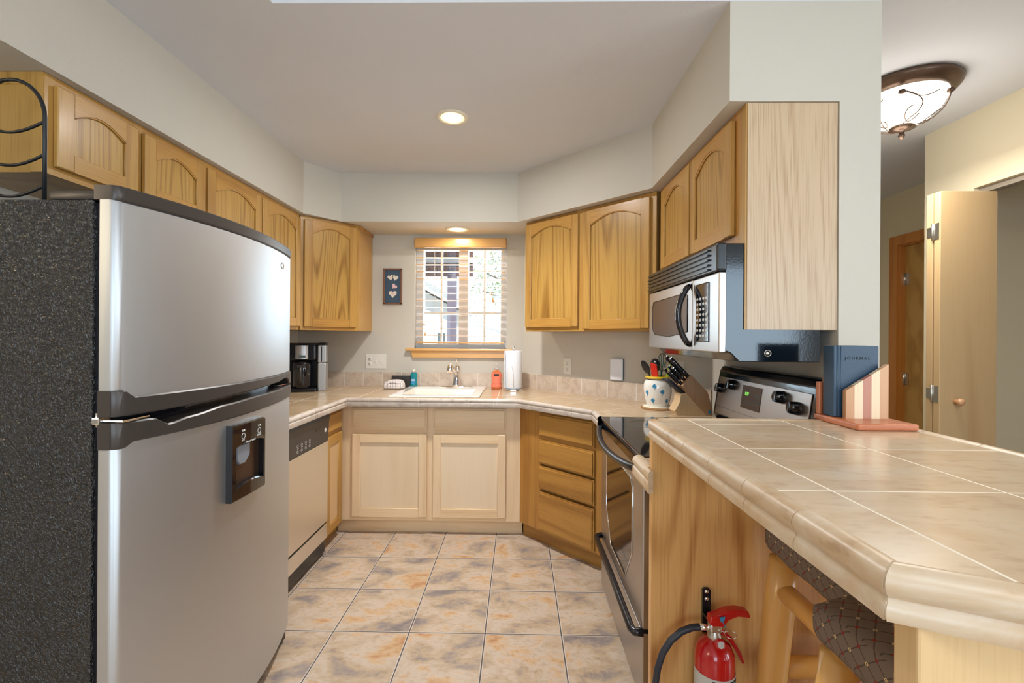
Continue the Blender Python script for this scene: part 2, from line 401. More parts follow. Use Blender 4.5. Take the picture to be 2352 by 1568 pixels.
def fabric():
    m, nt, b = new_mat('diamond_dot_fabric')
    N = nt.nodes.new; Lk = nt.links.new
    t = N('ShaderNodeTexCoord'); sp = N('ShaderNodeSeparateXYZ')
    Lk(t.outputs['Object'], sp.inputs[0])
    def ma(op, a, b_=None, v=None):
        x = N('ShaderNodeMath'); x.operation = op
        if hasattr(a, 'links'): Lk(a, x.inputs[0])
        else: x.inputs[0].default_value = a
        if b_ is not None:
            if hasattr(b_, 'links'): Lk(b_, x.inputs[1])
            else: x.inputs[1].default_value = b_
        return x.outputs[0]
    X, Y, Z = sp.outputs[0], sp.outputs[1], sp.outputs[2]
    ns = N('ShaderNodeSeparateXYZ'); Lk(t.outputs['Normal'], ns.inputs[0])
    up = ma('GREATER_THAN', ma('ABSOLUTE', ns.outputs[2]), 0.55)
    dn = ma('SUBTRACT', 1.0, up)
    s_ = ma('ADD', ma('MULTIPLY', up, Y), ma('MULTIPLY', dn, Z))
    t_ = ma('ADD', X, ma('MULTIPLY', dn, Y))
    u = ma('MULTIPLY', ma('ADD', t_, s_), 1 / 0.036)
    v = ma('MULTIPLY', ma('SUBTRACT', t_, s_), 1 / 0.036)
    fu = ma('SUBTRACT', ma('FRACT', u), 0.5); fv = ma('SUBTRACT', ma('FRACT', v), 0.5)
    d = ma('SQRT', ma('ADD', ma('MULTIPLY', fu, fu), ma('MULTIPLY', fv, fv)))
    dot = ma('LESS_THAN', d, 0.125)
    ring = ma('MULTIPLY', dot, ma('GREATER_THAN', d, 0.05))
    par = ma('FRACT', ma('MULTIPLY', ma('ADD', ma('FLOOR', u), ma('FLOOR', v)), 0.5))
    par = ma('GREATER_THAN', par, 0.25)
    line = ma('MAXIMUM', ma('LESS_THAN', ma('ABSOLUTE', fu), 0.045), ma('LESS_THAN', ma('ABSOLUTE', fv), 0.045))
    base = N('ShaderNodeMix'); base.data_type = 'RGBA'
    base.inputs[6].default_value = srgb(122, 108, 98); base.inputs[7].default_value = srgb(74, 63, 56)
    Lk(ma('MULTIPLY', line, 0.8), base.inputs[0])
    dc = N('ShaderNodeMix'); dc.data_type = 'RGBA'
    dc.inputs[6].default_value = srgb(150, 44, 34); dc.inputs[7].default_value = srgb(214, 190, 140)
    Lk(par, dc.inputs[0])
    mx = N('ShaderNodeMix'); mx.data_type = 'RGBA'
    Lk(ring, mx.inputs[0]); Lk(base.outputs[2], mx.inputs[6]); Lk(dc.outputs[2], mx.inputs[7])
    Lk(mx.outputs[2], b.inputs['Base Color'])
    b.inputs['Roughness'].default_value = 0.9
    return m
M['fabric'] = fabric()

def towelmat():
    m, nt, b = new_mat('checked_towel')
    N = nt.nodes.new; Lk = nt.links.new
    t = N('ShaderNodeTexCoord')
    br = N('ShaderNodeTexBrick'); br.offset = 0
    br.inputs['Scale'].default_value = 1; br.inputs['Brick Width'].default_value = 0.02; br.inputs['Row Height'].default_value = 0.02
    br.inputs['Mortar Size'].default_value = 0.0009
    br.inputs['Color1'].default_value = srgb(236, 226, 222); br.inputs['Color2'].default_value = srgb(240, 232, 228)
    br.inputs['Mortar'].default_value = srgb(120, 100, 110)
    sp = N('ShaderNodeSeparateXYZ'); cb = N('ShaderNodeCombineXYZ')
    Lk(t.outputs['Object'], sp.inputs[0]); Lk(sp.outputs[0], cb.inputs[0])
    a = N('ShaderNodeMath'); a.operation = 'ADD'; Lk(sp.outputs[1], a.inputs[0]); Lk(sp.outputs[2], a.inputs[1])
    Lk(a.outputs[0], cb.inputs[1]); Lk(cb.outputs[0], br.inputs['Vector'])
    Lk(br.outputs['Color'], b.inputs['Base Color']); b.inputs['Roughness'].default_value = 0.95
    return m
M['towel'] = towelmat()
def liquid(name, col, a):
    m, nt, b = new_mat(name)
    b.inputs['Base Color'].default_value = col
    b.inputs['Roughness'].default_value = 0.08
    b.inputs['Alpha'].default_value = a
    return m
M['tealliq'] = liquid('teal_bottle', srgb(10, 135, 145), 0.9)
M['orangeliq'] = liquid('orange_soap', srgb(226, 120, 70), 0.88)
M['clear'] = liquid('clear_plastic', srgb(225, 222, 215), 0.45)

# ------------------------------------------------------------------ mesh helpers
ROOT = {}
class MB:
    def __init__(s):
        s.bm = bmesh.new()
        s.M = Matrix.Identity(4)
    def _merge(s, b, m, smooth):
        for f in b.faces:
            f.material_index = m
            f.smooth = smooth
        b.transform(s.M)
        me = bpy.data.meshes.new('tmp')
        b.to_mesh(me); b.free()
        s.bm.from_mesh(me)
        bpy.data.meshes.remove(me)
        return s
    def box(s, x0, x1, y0, y1, z0, z1, m=0, bev=0.0, seg=2, smooth=False, mat=None):
        b = bmesh.new()
        bmesh.ops.create_cube(b, size=1.0)
        b.transform(Matrix.Translation(((x0 + x1) / 2, (y0 + y1) / 2, (z0 + z1) / 2))
                    @ Matrix.Diagonal((abs(x1 - x0), abs(y1 - y0), abs(z1 - z0), 1)))
        if bev > 0:
            bmesh.ops.bevel(b, geom=b.edges[:], offset=bev, segments=seg, affect='EDGES', profile=0.5)
        if mat is not None:
            b.transform(mat)
        return s._merge(b, m, smooth)
    def prism(s, pts, axis, a0, a1, m=0, bev=0.0, seg=2, smooth=False, mat=None):
        """pts: 2-D outline; axis 'Z' -> (x,y), 'Y' -> (x,z), 'X' -> (y,z)"""
        b = bmesh.new()
        def v3(p, a):
            return {'Z': (p[0], p[1], a), 'Y': (p[0], a, p[1]), 'X': (a, p[0], p[1])}[axis]
        lo = [b.verts.new(v3(p, a0)) for p in pts]
        hi = [b.verts.new(v3(p, a1)) for p in pts]
        n = len(pts)
        b.faces.new(lo[::-1]); b.faces.new(hi)
        for i in range(n):
            b.faces.new((lo[i], lo[(i + 1) % n], hi[(i + 1) % n], hi[i]))
        bmesh.ops.recalc_face_normals(b, faces=b.faces[:])
        if bev > 0:
            bmesh.ops.bevel(b, geom=b.edges[:], offset=bev, segments=seg, affect='EDGES', profile=0.5)
        if mat is not None:
            b.transform(mat)
        return s._merge(b, m, smooth)
    def lathe(s, prof, c=(0, 0, 0), seg=32, m=0, smooth=True, sx=1.0, sy=1.0, mat=None):
        b = bmesh.new()
        rings = []
        for r, z in prof:
            if r < 1e-6:
                rings.append([b.verts.new((c[0], c[1], c[2] + z))])
            else:
                rings.append([b.verts.new((c[0] + sx * r * math.cos(2 * PI * i / seg), c[1] + sy * r * math.sin(2 * PI * i / seg), c[2] + z)) for i in range(seg)])
        for a, d in zip(rings, rings[1:]):
            if len(a) == 1 and len(d) == 1: continue
            for i in range(seg):
                j = (i + 1) % seg
                if len(a) == 1: b.faces.new((a[0], d[i], d[j]))
                elif len(d) == 1: b.faces.new((a[i], a[j], d[0]))
                else: b.faces.new((a[i], a[j], d[j], d[i]))
        bmesh.ops.recalc_face_normals(b, faces=b.faces[:])
        if mat is not None:
            b.transform(mat)
        return s._merge(b, m, smooth)
    def tube(s, pts, r, seg=12, m=0, caps=True, closed=False, smooth=True):
        pts = [Vector(p) for p in pts]
        n = len(pts)
        rs = r if isinstance(r, (list, tuple)) else [r] * n
        b = bmesh.new()
        rings = []
        prev = None
        for i, p in enumerate(pts):
            if closed: t = pts[(i + 1) % n] - pts[i - 1]
            elif i == 0: t = pts[1] - pts[0]
            elif i == n - 1: t = pts[-1] - pts[-2]
            else: t = (pts[i + 1] - p).normalized() + (p - pts[i - 1]).normalized()
            t.normalize()
            if prev is None:
                a = Vector((0, 0, 1)) if abs(t.z) < 0.9 else Vector((1, 0, 0))
                u = t.cross(a).normalized()
            else:
                u = (prev - t * prev.dot(t)).normalized()
            w = t.cross(u)
            prev = u
            rings.append([b.verts.new(p + (u * math.cos(2 * PI * k / seg) + w * math.sin(2 * PI * k / seg)) * rs[i]) for k in range(seg)])
        for i in range(n if closed else n - 1):
            a, d = rings[i], rings[(i + 1) % n]
            for k in range(seg):
                b.faces.new((a[k], a[(k + 1) % seg], d[(k + 1) % seg], d[k]))
        if caps and not closed:
            b.faces.new(rings[0][::-1]); b.faces.new(rings[-1])
        bmesh.ops.recalc_face_normals(b, faces=b.faces[:])
        return s._merge(b, m, smooth)
    def sweep(s, path, prof, m=0, seg_gap=None, smooth=False, close_ends=True):
        """sweep a closed profile [(out, z)] along a 2-D path; 'out' is to the right of travel"""
        n = len(path)
        P = [Vector(p) for p in path]
        def nrm(d): return Vector((d.y, -d.x))
        dirs = [(P[i + 1] - P[i]).normalized() for i in range(n - 1)]
        offs = []
        for i in range(n):
            if i == 0: o = nrm(dirs[0])
            elif i == n - 1: o = nrm(dirs[-1])
            else:
                a, c = nrm(dirs[i - 1]), nrm(dirs[i])
                o = (a + c) / (1 + a.dot(c))
            offs.append(o)
        b = bmesh.new()
        for i in range(n - 1):
            L = (P[i + 1] - P[i]).length
            k = max(1, round(L / seg_gap)) if seg_gap else 1
            for j in range(k):
                g = 0.0012 / L if seg_gap else 0
                t0, t1 = j / k + (g if (j > 0 or i > 0) else 0), (j + 1) / k - (g if (j < k - 1 or i < n - 2) else 0)
                rg = []
                for t in (t0, t1):
                    q = P[i].lerp(P[i + 1], t); o = offs[i].lerp(offs[i + 1], t)
                    if g * 1.5 < t < 1 - g * 1.5 - 1e-6: o = nrm(dirs[i])
                    rg.append([b.verts.new((q.x + o.x * a, q.y + o.y * a, z)) for a, z in prof])
                m_ = len(prof)
                for e in range(m_):
                    b.faces.new((rg[0][e], rg[0][(e + 1) % m_], rg[1][(e + 1) % m_], rg[1][e]))
                b.faces.new(rg[0][::-1]); b.faces.new(rg[1])
        bmesh.ops.recalc_face_normals(b, faces=b.faces[:])
        return s._merge(b, m, smooth)

def thing(name, label, cat, loc=(0, 0, 0), rz=0.0, group=None):
    o = bpy.data.objects.new(name, None)
    o.empty_display_size = 0.05
    COL.objects.link(o)
    o.location = loc
    o.rotation_euler = (0, 0, rz)
    o['label'] = label; o['category'] = cat
    if group: o['group'] = group
    ROOT[o.name] = Matrix.Translation(loc) @ Matrix.Rotation(rz, 4, 'Z')
    return o

def obj(name, mb, mats, parent=None, world=True, label=None, smooth_angle=None):
    """link the collected shapes as one mesh; world=True: shapes are given in world coordinates"""
    me = bpy.data.meshes.new(name)
    if parent is not None and world:
        mb.bm.transform(ROOT[parent.name].inverted())
    mb.bm.to_mesh(me); mb.bm.free()
    if not isinstance(mats, (list, tuple)): mats = [mats]
    for m in mats: me.materials.append(m if not isinstance(m, str) else M[m])
    o = bpy.data.objects.new(name, me)
    COL.objects.link(o)
    if parent is not None:
        o.parent = parent
        ROOT[o.name] = ROOT[parent.name]
    else:
        ROOT[o.name] = Matrix.Identity(4)
    if label: o['label'] = label
    return o

def tag(o, label, cat, group=None):
    o['label'] = label; o['category'] = cat
    if group: o['group'] = group
    return o
def struct(name, mb, mats):
    o = obj(name, mb, mats)
    o['kind'] = 'structure'
    return o
def dup(root, loc=None, rz=None, label=None, group=None):
    r = root.copy(); COL.objects.link(r)
    if loc is not None: r.location = loc
    if rz is not None: r.rotation_euler = (0, 0, rz)
    if label: r['label'] = label
    if group: r['group'] = group
    for ch in list(root.children):
        c = ch.copy(); COL.objects.link(c); c.parent = r
        for g in ch.children:
            d = g.copy(); COL.objects.link(d); d.parent = c
    return r
def text_mesh(s, size, mat, extrude=0.0004, align='CENTER'):
    """add writing to a mesh builder: mat places the text plane (x right, y up)"""
    cu = bpy.data.curves.new('txt', 'FONT')
    cu.body = s; cu.size = size; cu.extrude = extrude; cu.align_x = align; cu.align_y = 'CENTER'; cu.resolution_u = 3
    o = bpy.data.objects.new('txt', cu)
    COL.objects.link(o)
    dg = bpy.context.evaluated_depsgraph_get()
    me = bpy.data.meshes.new_from_object(o.evaluated_get(dg))
    bpy.data.objects.remove(o); bpy.data.curves.remove(cu)
    b = bmesh.new(); b.from_mesh(me); bpy.data.meshes.remove(me)
    b.transform(mat)
    return b
def add_text(mb, s, size, mat, m=0, **kw):
    mb._merge(text_mesh(s, size, mat, **kw), m, False)
def frame_mat(o, x, y):
    """matrix taking text x,y to world directions x,y at origin o"""
    x = Vector(x).normalized(); y = Vector(y).normalized(); z = x.cross(y)
    m = Matrix((x, y, z)).transposed().to_4x4()
    return Matrix.Translation(o) @ m

# ================================================================== the room
WY = 3.635; WL = -1.785; WR = 1.095; ZS = 2.135; ZC = 2.48; CE = 1.57
b = MB(); b.box(-4.7, 4.7, -3.3, 4.4, -0.1, 0); struct('floor', b, 'floor')
b = MB()
b.box(WL - .1, 1.235, CE, 3.80, ZC, ZC + .04)
b.box(-4.7, -.87, -3.3, CE, ZC, ZC + .04)
b.box(1.235, 4.7, .9, 4.4, ZC, ZC + .04)
struct('ceiling', b, 'ceil')
b = MB(); b.box(-.97, 4.7, -3.3, CE + .1, 2.80, 2.84); struct('ceiling', b, 'ceil')
b = MB(); b.box(WL - .12, WL, .95, 3.80, 0, ZC); b.box(-4.7, WL, .95, 1.07, 0, ZC); b.box(-4.72, -4.6, -3.3, .95, 0, 2.8); struct('wall_left', b, 'wall')
b = MB()
wx0, wx1, wz0, wz1 = -.843, -.101, 1.222, 2.112
b.box(WL, wx0, WY, 3.80, 0, ZC); b.box(wx1, .15, WY, 3.80, 0, ZC)
b.box(wx0, wx1, WY, 3.80, 0, wz0); b.box(wx0, wx1, WY, 3.80, wz1, ZC)
struct('wall_back', b, 'wall')
b = MB(); b.prism([(.04, 3.635), (1.095, 2.58), (1.095, 2.74), (.15, 3.70)], 'Z', 0, ZC); struct('wall_diagonal', b, 'wall')
b = MB(); b.box(WR, 1.235, CE, 4.3, 0, ZC); struct('wall_right', b, 'wall')
b = MB(); b.box(WL, -1.445, .95, 3.0, ZS, ZC); struct('wall_soffit_left', b, 'wall')
b = MB(); b.prism([(WL, 3.0), (-1.445, 3.0), (-1.275, 3.215), (-.015, 3.215), (-.015, WY), (WL, WY)], 'Z', ZS, ZC); struct('wall_soffit_back', b, 'wall')
b = MB(); b.prism([(-.015, 3.215), (.72, 2.48), (WR, 2.48), (WR, 2.58), (.04, WY), (-.015, WY)], 'Z', ZS, ZC); struct('wall_soffit_diagonal', b, 'wall')
b = MB(); b.box(.72, WR, CE, 2.48, ZS, ZC); struct('wall_soffit_right', b, 'wall')
b = MB(); b.box(-.87, 1.235, CE, CE + .1, ZC + .04, 2.8); b.box(-.97, -.87, -3.2, CE + .1, ZC + .04, 2.8); b.box(1.235, 4.6, .9, 1.0, ZC + .04, 2.8); b.box(1.235, 1.335, 1.0, CE, ZC + .04, 2.8); struct('wall_header', b, 'wall')
# hall, closet, dining side
HX = 2.31
b = MB()
b.box(HX, HX + .12, 2.34, 2.62, 0, ZC); b.box(HX, HX + .12, 1.0, 2.34, 2.09, ZC); b.box(HX, HX + .12, .9, 1.0, 0, ZC)
b.box(HX + .12, 3.1, 2.50, 2.62, 0, ZC)
b.box(3.0, 3.12, 2.62, 2.84, 0, ZC); b.box(3.0, 3.12, 2.84, 3.63, 2.075, ZC); b.box(3.0, 3.12, 3.63, 4.3, 0, ZC)
b.box(1.235, 3.12, 4.3, 4.4, 0, ZC)
struct('wall_hall', b, 'hallwall')
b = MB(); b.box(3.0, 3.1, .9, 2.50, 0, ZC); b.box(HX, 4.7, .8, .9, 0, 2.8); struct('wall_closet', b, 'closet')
b = MB()
b.box(4.6, 4.72, -3.3, -2.05, 0, 2.8); b.box(4.6, 4.72, -.15, .9, 0, 2.8); b.box(4.6, 4.72, -2.05, -.15, 0, .65); b.box(4.6, 4.72, -2.05, -.15, 2.25, 2.8)
struct('wall_dining', b, 'wall')
b = MB()
for x0, x1 in ((-4.7, -1.45), (.35, 2.1), (3.9, 4.7)): b.box(x0, x1, -3.32, -3.2, 0, 2.8)
for x0, x1 in ((-1.45, .35), (2.1, 3.9)):
    b.box(x0, x1, -3.32, -3.2, 0, .75); b.box(x0, x1, -3.32, -3.2, 2.35, 2.8)
struct('wall_living', b, 'wall')

# kitchen window
w = thing('window_1', 'white two-sash window over the sink', 'window', (-.472, WY, wz0)); w['kind'] = 'structure'
f = MB(); y0, y1 = 3.70, 3.76
f.box(wx0, -.785, y0, y1, wz0, wz1); f.box(-.15, wx1, y0, y1, wz0, wz1)
f.box(-.785, -.15, y0, y1, wz0, 1.257); f.box(-.785, -.15, y0, y1, 2.026, wz1)
f.box(-.494, -.419, y0, y1, 1.257, 2.026)
obj('window_frame', f, 'vinyl', w)
f = MB()
for x0, x1 in ((-.785, -.494), (-.419, -.15)):
    c = (x0 + x1) / 2
    f.box(c - .008, c + .008, 3.722, 3.738, 1.257, 2.026)
    for z in (1.512, 1.788): f.box(x0, x1, 3.723, 3.737, z - .009, z + .009)
obj('muntins', f, 'vinyl', w)
for x0, x1 in ((-.785, -.494), (-.419, -.15)):
    f = MB(); f.box(x0, x1, 3.742, 3.746, 1.257, 2.026); obj('pane', f, 'glass', w)
f = MB(); f.box(-.905, -.052, 3.585, 3.70, 1.203, wz0, bev=.004); obj('window_sill', f, 'blindw', w)
f = MB(); f.prism([(-.866, 1.203), (-.094, 1.203), (-.108, 1.150), (-.850, 1.150)], 'Y', 3.606, WY, bev=.002); obj('apron', f, 'blindw', w)

# wooden blind
w = thing('window_blind', 'open wooden slat blind with rounded wood valance hanging in the window over the sink', 'blind', (-.472, 3.66, 2.1))
f = MB(); f.box(-.842, -.104, 3.600, 3.625, 2.028, 2.106, bev=.010, seg=3); obj('valance', f, 'blindw', w)
for k in range(13):
    z = 2.014 - k * .0575
    f = MB(); f.box(-.832, -.112, 3.640, 3.686, z - .0014, z + .0014, mat=None); obj('slat', f, 'blindw', w)
f = MB(); f.box(-.83, -.117, 3.640, 3.684, 1.262, 1.276, bev=.003); obj('bottom_rail', f, 'blindw', w)
for x in (-.683, -.285):
    f = MB()
    for y in (3.641, 3.685): f.tube([(x, y, 2.03), (x, y, 1.265)], .0011, 6)
    obj('ladder_cord', f, 'white', w)
for x, zz in ((-.213, (1.675, 1.625, 1.615)), (-.752, (1.43, 1.352))):
    f = MB()
    for i, z in enumerate(zz):
        xx = x + (i - 1) * .008
        f.tube([(x, 3.618, 2.03), (xx, 3.616, z)], .0008, 5)
    c = obj('lift_cord', f, 'white', w)
    for i, z in enumerate(zz):
        f = MB(); f.lathe([(0, .004), (.003, 0), (.008, -.022), (.006, -.028), (0, -.028)], (x + (i - 1) * .008, 3.616, z), 10); obj('tassel', f, 'blindw', c)

# ceiling lamps
def can(x, y, z, label, r=.078):
    w = thing('recessed_light', label, 'ceiling light', (x, y, z), group='recessed ceiling lights')
    f = MB(); f.lathe([(r + .018, 0), (r + .016, -.006), (r + .002, -.007), (r - .002, 0), (r - .004, .0)], (x, y, z), 40); obj('trim_ring', f, 'canwhite', w)
    f = MB(); f.lathe([(r - .003, -.003), (r - .018, -.001), (.048, .0005)], (x, y, z - .002), 40); obj('reflector', f, 'cone', w)
    f = MB(); f.lathe([(.05, -.0035), (0, -.0045)], (x, y, z), 32); obj('bulb', f, 'bulb', w)
can(-.36, 2.393, ZC, 'round recessed light lit warm in the main kitchen ceiling', .066)
can(-.473, 3.44, ZS, 'round recessed light lit in the lowered soffit right above the window', .07)
light('kitchen_lamp', 'SPOT', (-.36, 2.393, ZC - .015), (0, 0, -1), 146, (.97, .97, .97), spot_size=math.radians(130), spot_blend=.8, shadow_soft_size=.06)
light('kitchen_lamp_glow', 'AREA', (-.36, 2.393, ZC - .018), (0, 0, -1), 13, (.98, .97, .95), shape='DISK', size=.12)
light('soffit_lamp', 'AREA', (-.473, 3.44, ZS - .02), (0, 0, -1), 3, (1.0, .90, .74), shape='DISK', size=.12)

# hall lamp
lx, ly = 1.77, 2.13
w = thing('ceiling_lamp', 'flush bronze ceiling lamp with frosted glass bowl and wire scrolls in the hall', 'ceiling lamp', (lx, ly, ZC))
f = MB(); f.lathe([(.0, 0), (.205, 0), (.212, -.008), (.208, -.022), (.19, -.042), (.168, -.052), (.160, -.05), (.0, -.03)], (lx, ly, ZC), 48); obj('canopy', f, 'bronze', w)
f = MB(); f.lathe([(.165, -.045), (.160, -.075), (.138, -.115), (.10, -.150), (.055, -.172), (.0, -.180)], (lx, ly, ZC), 48); obj('glass_bowl', f, 'lampglass', w)
f = MB(); f.lathe([(0, -.176), (.045, -.176), (.05, -.184), (.02, -.192), (.008, -.196), (.010, -.208), (.014, -.216), (.008, -.228), (0, -.236)], (lx, ly, ZC), 24); obj('finial', f, 'bronze', w)
f = MB()
def bowlpt(a, t, off=.006):
    pr = [(.165, -.05), (.160, -.078), (.138, -.117), (.10, -.152), (.055, -.174), (.03, -.182)]
    u = max(0, min(.9999, t)) * (len(pr) - 1); i = int(u); fr = u - i
    r = pr[i][0] + (pr[i + 1][0] - pr[i][0]) * fr + off; z = pr[i][1] + (pr[i + 1][1] - pr[i][1]) * fr - off
    return (lx + r * math.cos(a), ly + r * math.sin(a), ZC + z)
for k in range(5):
    a0 = k * 2 * PI / 5 - 1.0
    f.tube([bowlpt(a0 + .55 * math.sin(t * 3.6) , .15 + .8 * t) for t in [i / 20 for i in range(21)]], .0022, 6)
    f.tube([bowlpt(a0 + .35 + .25 * math.cos(s), .62 + .16 * math.sin(s)) for s in [i * .35 for i in range(14)]], .002, 6)
    f.tube([bowlpt(a0 + .1 + .75 * t, .2 + .12 * math.sin(t * 3)) for t in [i / 12 for i in range(13)]], .002, 6)
    p = bowlpt(a0, .16, .008)
    f.lathe([(0, .012), (.012, .006), (.015, -.004), (0, -.012)], p, 8)
obj('wire_scrolls', f, 'bronze', w)
light('hall_lamp', 'AREA', (lx, ly, ZC - .26), (0, 0, -1), 15, (1.0, .95, .86), shape='DISK', size=.3)
light('hall_lamp_up', 'POINT', (lx - .02, ly, ZC - .30), (0, 0, -1), 8, (1.0, .95, .88), shadow_soft_size=.15)

# hall door and closet door
w = thing('door_1', 'closed flush wood door with honey wood casing in the hall', 'door', (3.0, 3.2, 0)); w['kind'] = 'structure'
f = MB(); f.box(3.035, 3.07, 2.86, 3.61, .01, 2.055); obj('door_leaf', f, 'doorwood', w)
f = MB()
f.box(2.982, 3.0, 3.625, 3.70, 0, 2.135); f.box(2.982, 3.0, 2.77, 2.845, 0, 2.135); f.box(2.982, 3.0, 2.845, 3.625, 2.06, 2.135)
f.box(3.0, 3.11, 3.605, 3.63, 0, 2.075); f.box(3.0, 3.11, 2.84, 2.865, 0, 2.075); f.box(3.0, 3.11, 2.865, 3.605, 2.05, 2.075)
obj('casing', f, 'casing', w)
for z in (1.79, 1.01, .25):
    f = MB(); f.tube([(3.026, 3.606, z - .05), (3.026, 3.606, z + .05)], .007, 10); f.box(3.03, 3.034, 3.57, 3.604, z - .045, z + .045); obj('hinge', f, 'hinge', w)
w = thing('bifold_door', 'pale birch bifold closet door folded open with a small round wooden knob', 'closet door', (2.19, 2.28, 0))
f = MB(); f.box(2.052, 2.325, 2.240, 2.274, .02, 2.045, bev=.002); pf = obj('door_panel', f, 'birch', w)
f = MB(); f.lathe([(0, 0), (.012, 0), (.011, .012), (.017, .022), (.018, .03), (.012, .037), (0, .039)], (0, 0, 0), 20, mat=Matrix.Translation((2.13, 2.24, 1.018)) @ Matrix.Rotation(PI / 2, 4, 'X')); obj('knob', f, 'tan', pf)
f = MB(); f.box(2.052, 2.325, 2.281, 2.315, .02, 2.045, bev=.002); obj('door_panel', f, 'birch', w)
for z in (1.852, 1.052, .25):
    f = MB(); f.tube([(2.047, 2.2775, z - .042), (2.047, 2.2775, z + .042)], .005, 10)
    f.box(2.0495, 2.052, 2.245, 2.273, z - .04, z + .04); f.box(2.0495, 2.052, 2.282, 2.31, z - .025, z + .025)
    obj('hinge', f, 'hinge', w)
f = MB(); f.box(2.335, 2.385, 1.0, 2.34, 2.062, 2.09); tag(obj('closet_track', f, 'track'), 'grey metal sliding track along the top of the closet opening', 'track')
f = MB(); f.box(2.985, 3.0, 2.31, 2.35, 1.60, 1.63, bev=.004); f.tube([(2.995, 2.33, 1.612), (2.93, 2.33, 1.606)], .008, 8); tag(obj('rod_bracket', f, 'white'), 'small white bracket on the dim closet wall', 'bracket')

# ================================================================== cabinets
def door(parent, x0, x1, z0, z1, arch=True, mats=('oak', 'oakh', 'oakp'), st=.055, name='door', y=0.0):
    """local frame: x along the face, y into the cabinet, z up; the face is y=0"""
    t = .019; ya, yb = y - t, y - .001
    f = MB()
    f.box(x0, x0 + st, ya, yb, z0, z1, 0, bev=.003, seg=1)
    f.box(x1 - st, x1, ya, yb, z0, z1, 0, bev=.003, seg=1)
    f.box(x0 + st - .001, x1 - st + .001, ya + .0005, yb, z0, z0 + st, 1)
    xa, xb = x0 + st - .001, x1 - st + .001
    if arch:
        rise = min(.052, (xb - xa) * .19)
        hc = st * .72
        zs = z1 - hc - rise
        n = 16
        pts = [(xa, z1), (xa, zs)]
        for i in range(n + 1):
            u = i / n
            pts.append((xa + (xb - xa) * u, zs + rise * (math.sin(PI * (0.06 + .88 * u)) - math.sin(PI * .06)) / (1 - math.sin(PI * .06))))
        pts += [(xb, zs), (xb, z1)]
        pts = [pts[0]] + pts[2:-2] + [pts[-1]]
        f.prism(pts, 'Y', ya + .0005, yb, 1)
        # dark routed edge under the arch and inner bead
        f.tube([(p[0], ya + .006, p[1] - .002) for p in pts[1:-1]], .0035, 6, 1)
    else:
        f.box(xa, xb, ya + .0005, yb, z1 - st, z1, 1)
    for xx in (xa, xb): f.tube([(xx, ya + .007, z0 + st), (xx, ya + .007, z1 - st - (.03 if arch else 0))], .003, 6, 0)
    f.tube([(xa, ya + .007, z0 + st), (xb, ya + .007, z0 + st)], .003, 6, 1)
    d = obj(name, f, [mats[0], mats[1]], parent, world=False)
    f = MB(); f.box(xa - .004, xb + .004, ya + .010, yb - .002, z0 + st - .004, z1 - .012 if arch else z1 - st + .004, 0)
    obj('door_panel', f, mats[2], d, world=False)
    return d
def drawer(parent, x0, x1, z0, z1, mat='paleh', name='drawer'):
    f = MB()
    f.box(x0, x1, -.012, -.001, z0, z1)
    f.box(x0 + .009, x1 - .009, -.020, -.011, z0 + .009, z1 - .009, bev=.004, seg=2)
    return obj(name, f, mat, parent, world=False)
def frame(parent, w, h, rails, stiles, mats, z0=0):
    f = MB()
    for a, c in stiles: f.box(a, c, 0, .019, z0, z0 + h, 0)
    for x0, x1, a, c in rails: f.box(x0, x1, .0004, .019, a, c, 1)
    return obj('face_frame', f, mats, parent, world=False)

# --- left wall cupboards, seen from the room: local x runs towards the window (+Y)
LX = -1.48
w = thing('wall_cabinet', 'short two-door oak wall cabinet above the near part of the fridge', 'cabinet', (LX, 1.385, 0), PI / 2, 'oak wall cabinets')
f = MB(); f.box(0, .705, .019, .303, 1.842, ZS - .002); f.box(0, .705, .019, .303, 1.822, 1.842); obj('carcass', f, 'oak', w, world=False)
frame(w, ZS - 1.826, ZS - 1.824, [(.03, .675, 1.822, 1.85), (.03, .675, 2.10, ZS - .002)], [(0, .03), (.327, .362), (.675, .705)], ['oak', 'oakh'], 1.822)
f = MB()
Mx = Matrix.Rotation(0, 4, 'Z')
f.box(-.004, 0, .003, .04, 1.822, ZS - .002); f.box(-.004, 0, .265, .303, 1.822, ZS - .002); f.box(-.004, 0, .04, .265, 2.095, ZS - .002)
obj('side_frame', f, 'oak', w, world=False)
door(w, .025, .328, 1.848, 2.105); door(w, .360, .700, 1.848, 2.105)
w = thing('wall_cabinet', 'tall two-door oak wall cabinet between the fridge cabinet and the corner cabinet', 'cabinet', (LX, 2.092, 0), PI / 2, 'oak wall cabinets')
f = MB(); f.box(0, .925, .019, .303, 1.357, ZS - .002); obj('carcass', f, 'oak', w, world=False)
frame(w, 0, ZS - 1.359, [(.02, .9, 1.357, 1.39), (.02, .9, 2.10, ZS - .002)], [(0, .02), (.44, .475), (.895, .925)], ['oak', 'oakh'], 1.357)
door(w, .012, .455, 1.380, 2.105); door(w, .468, .912, 1.380, 2.105)
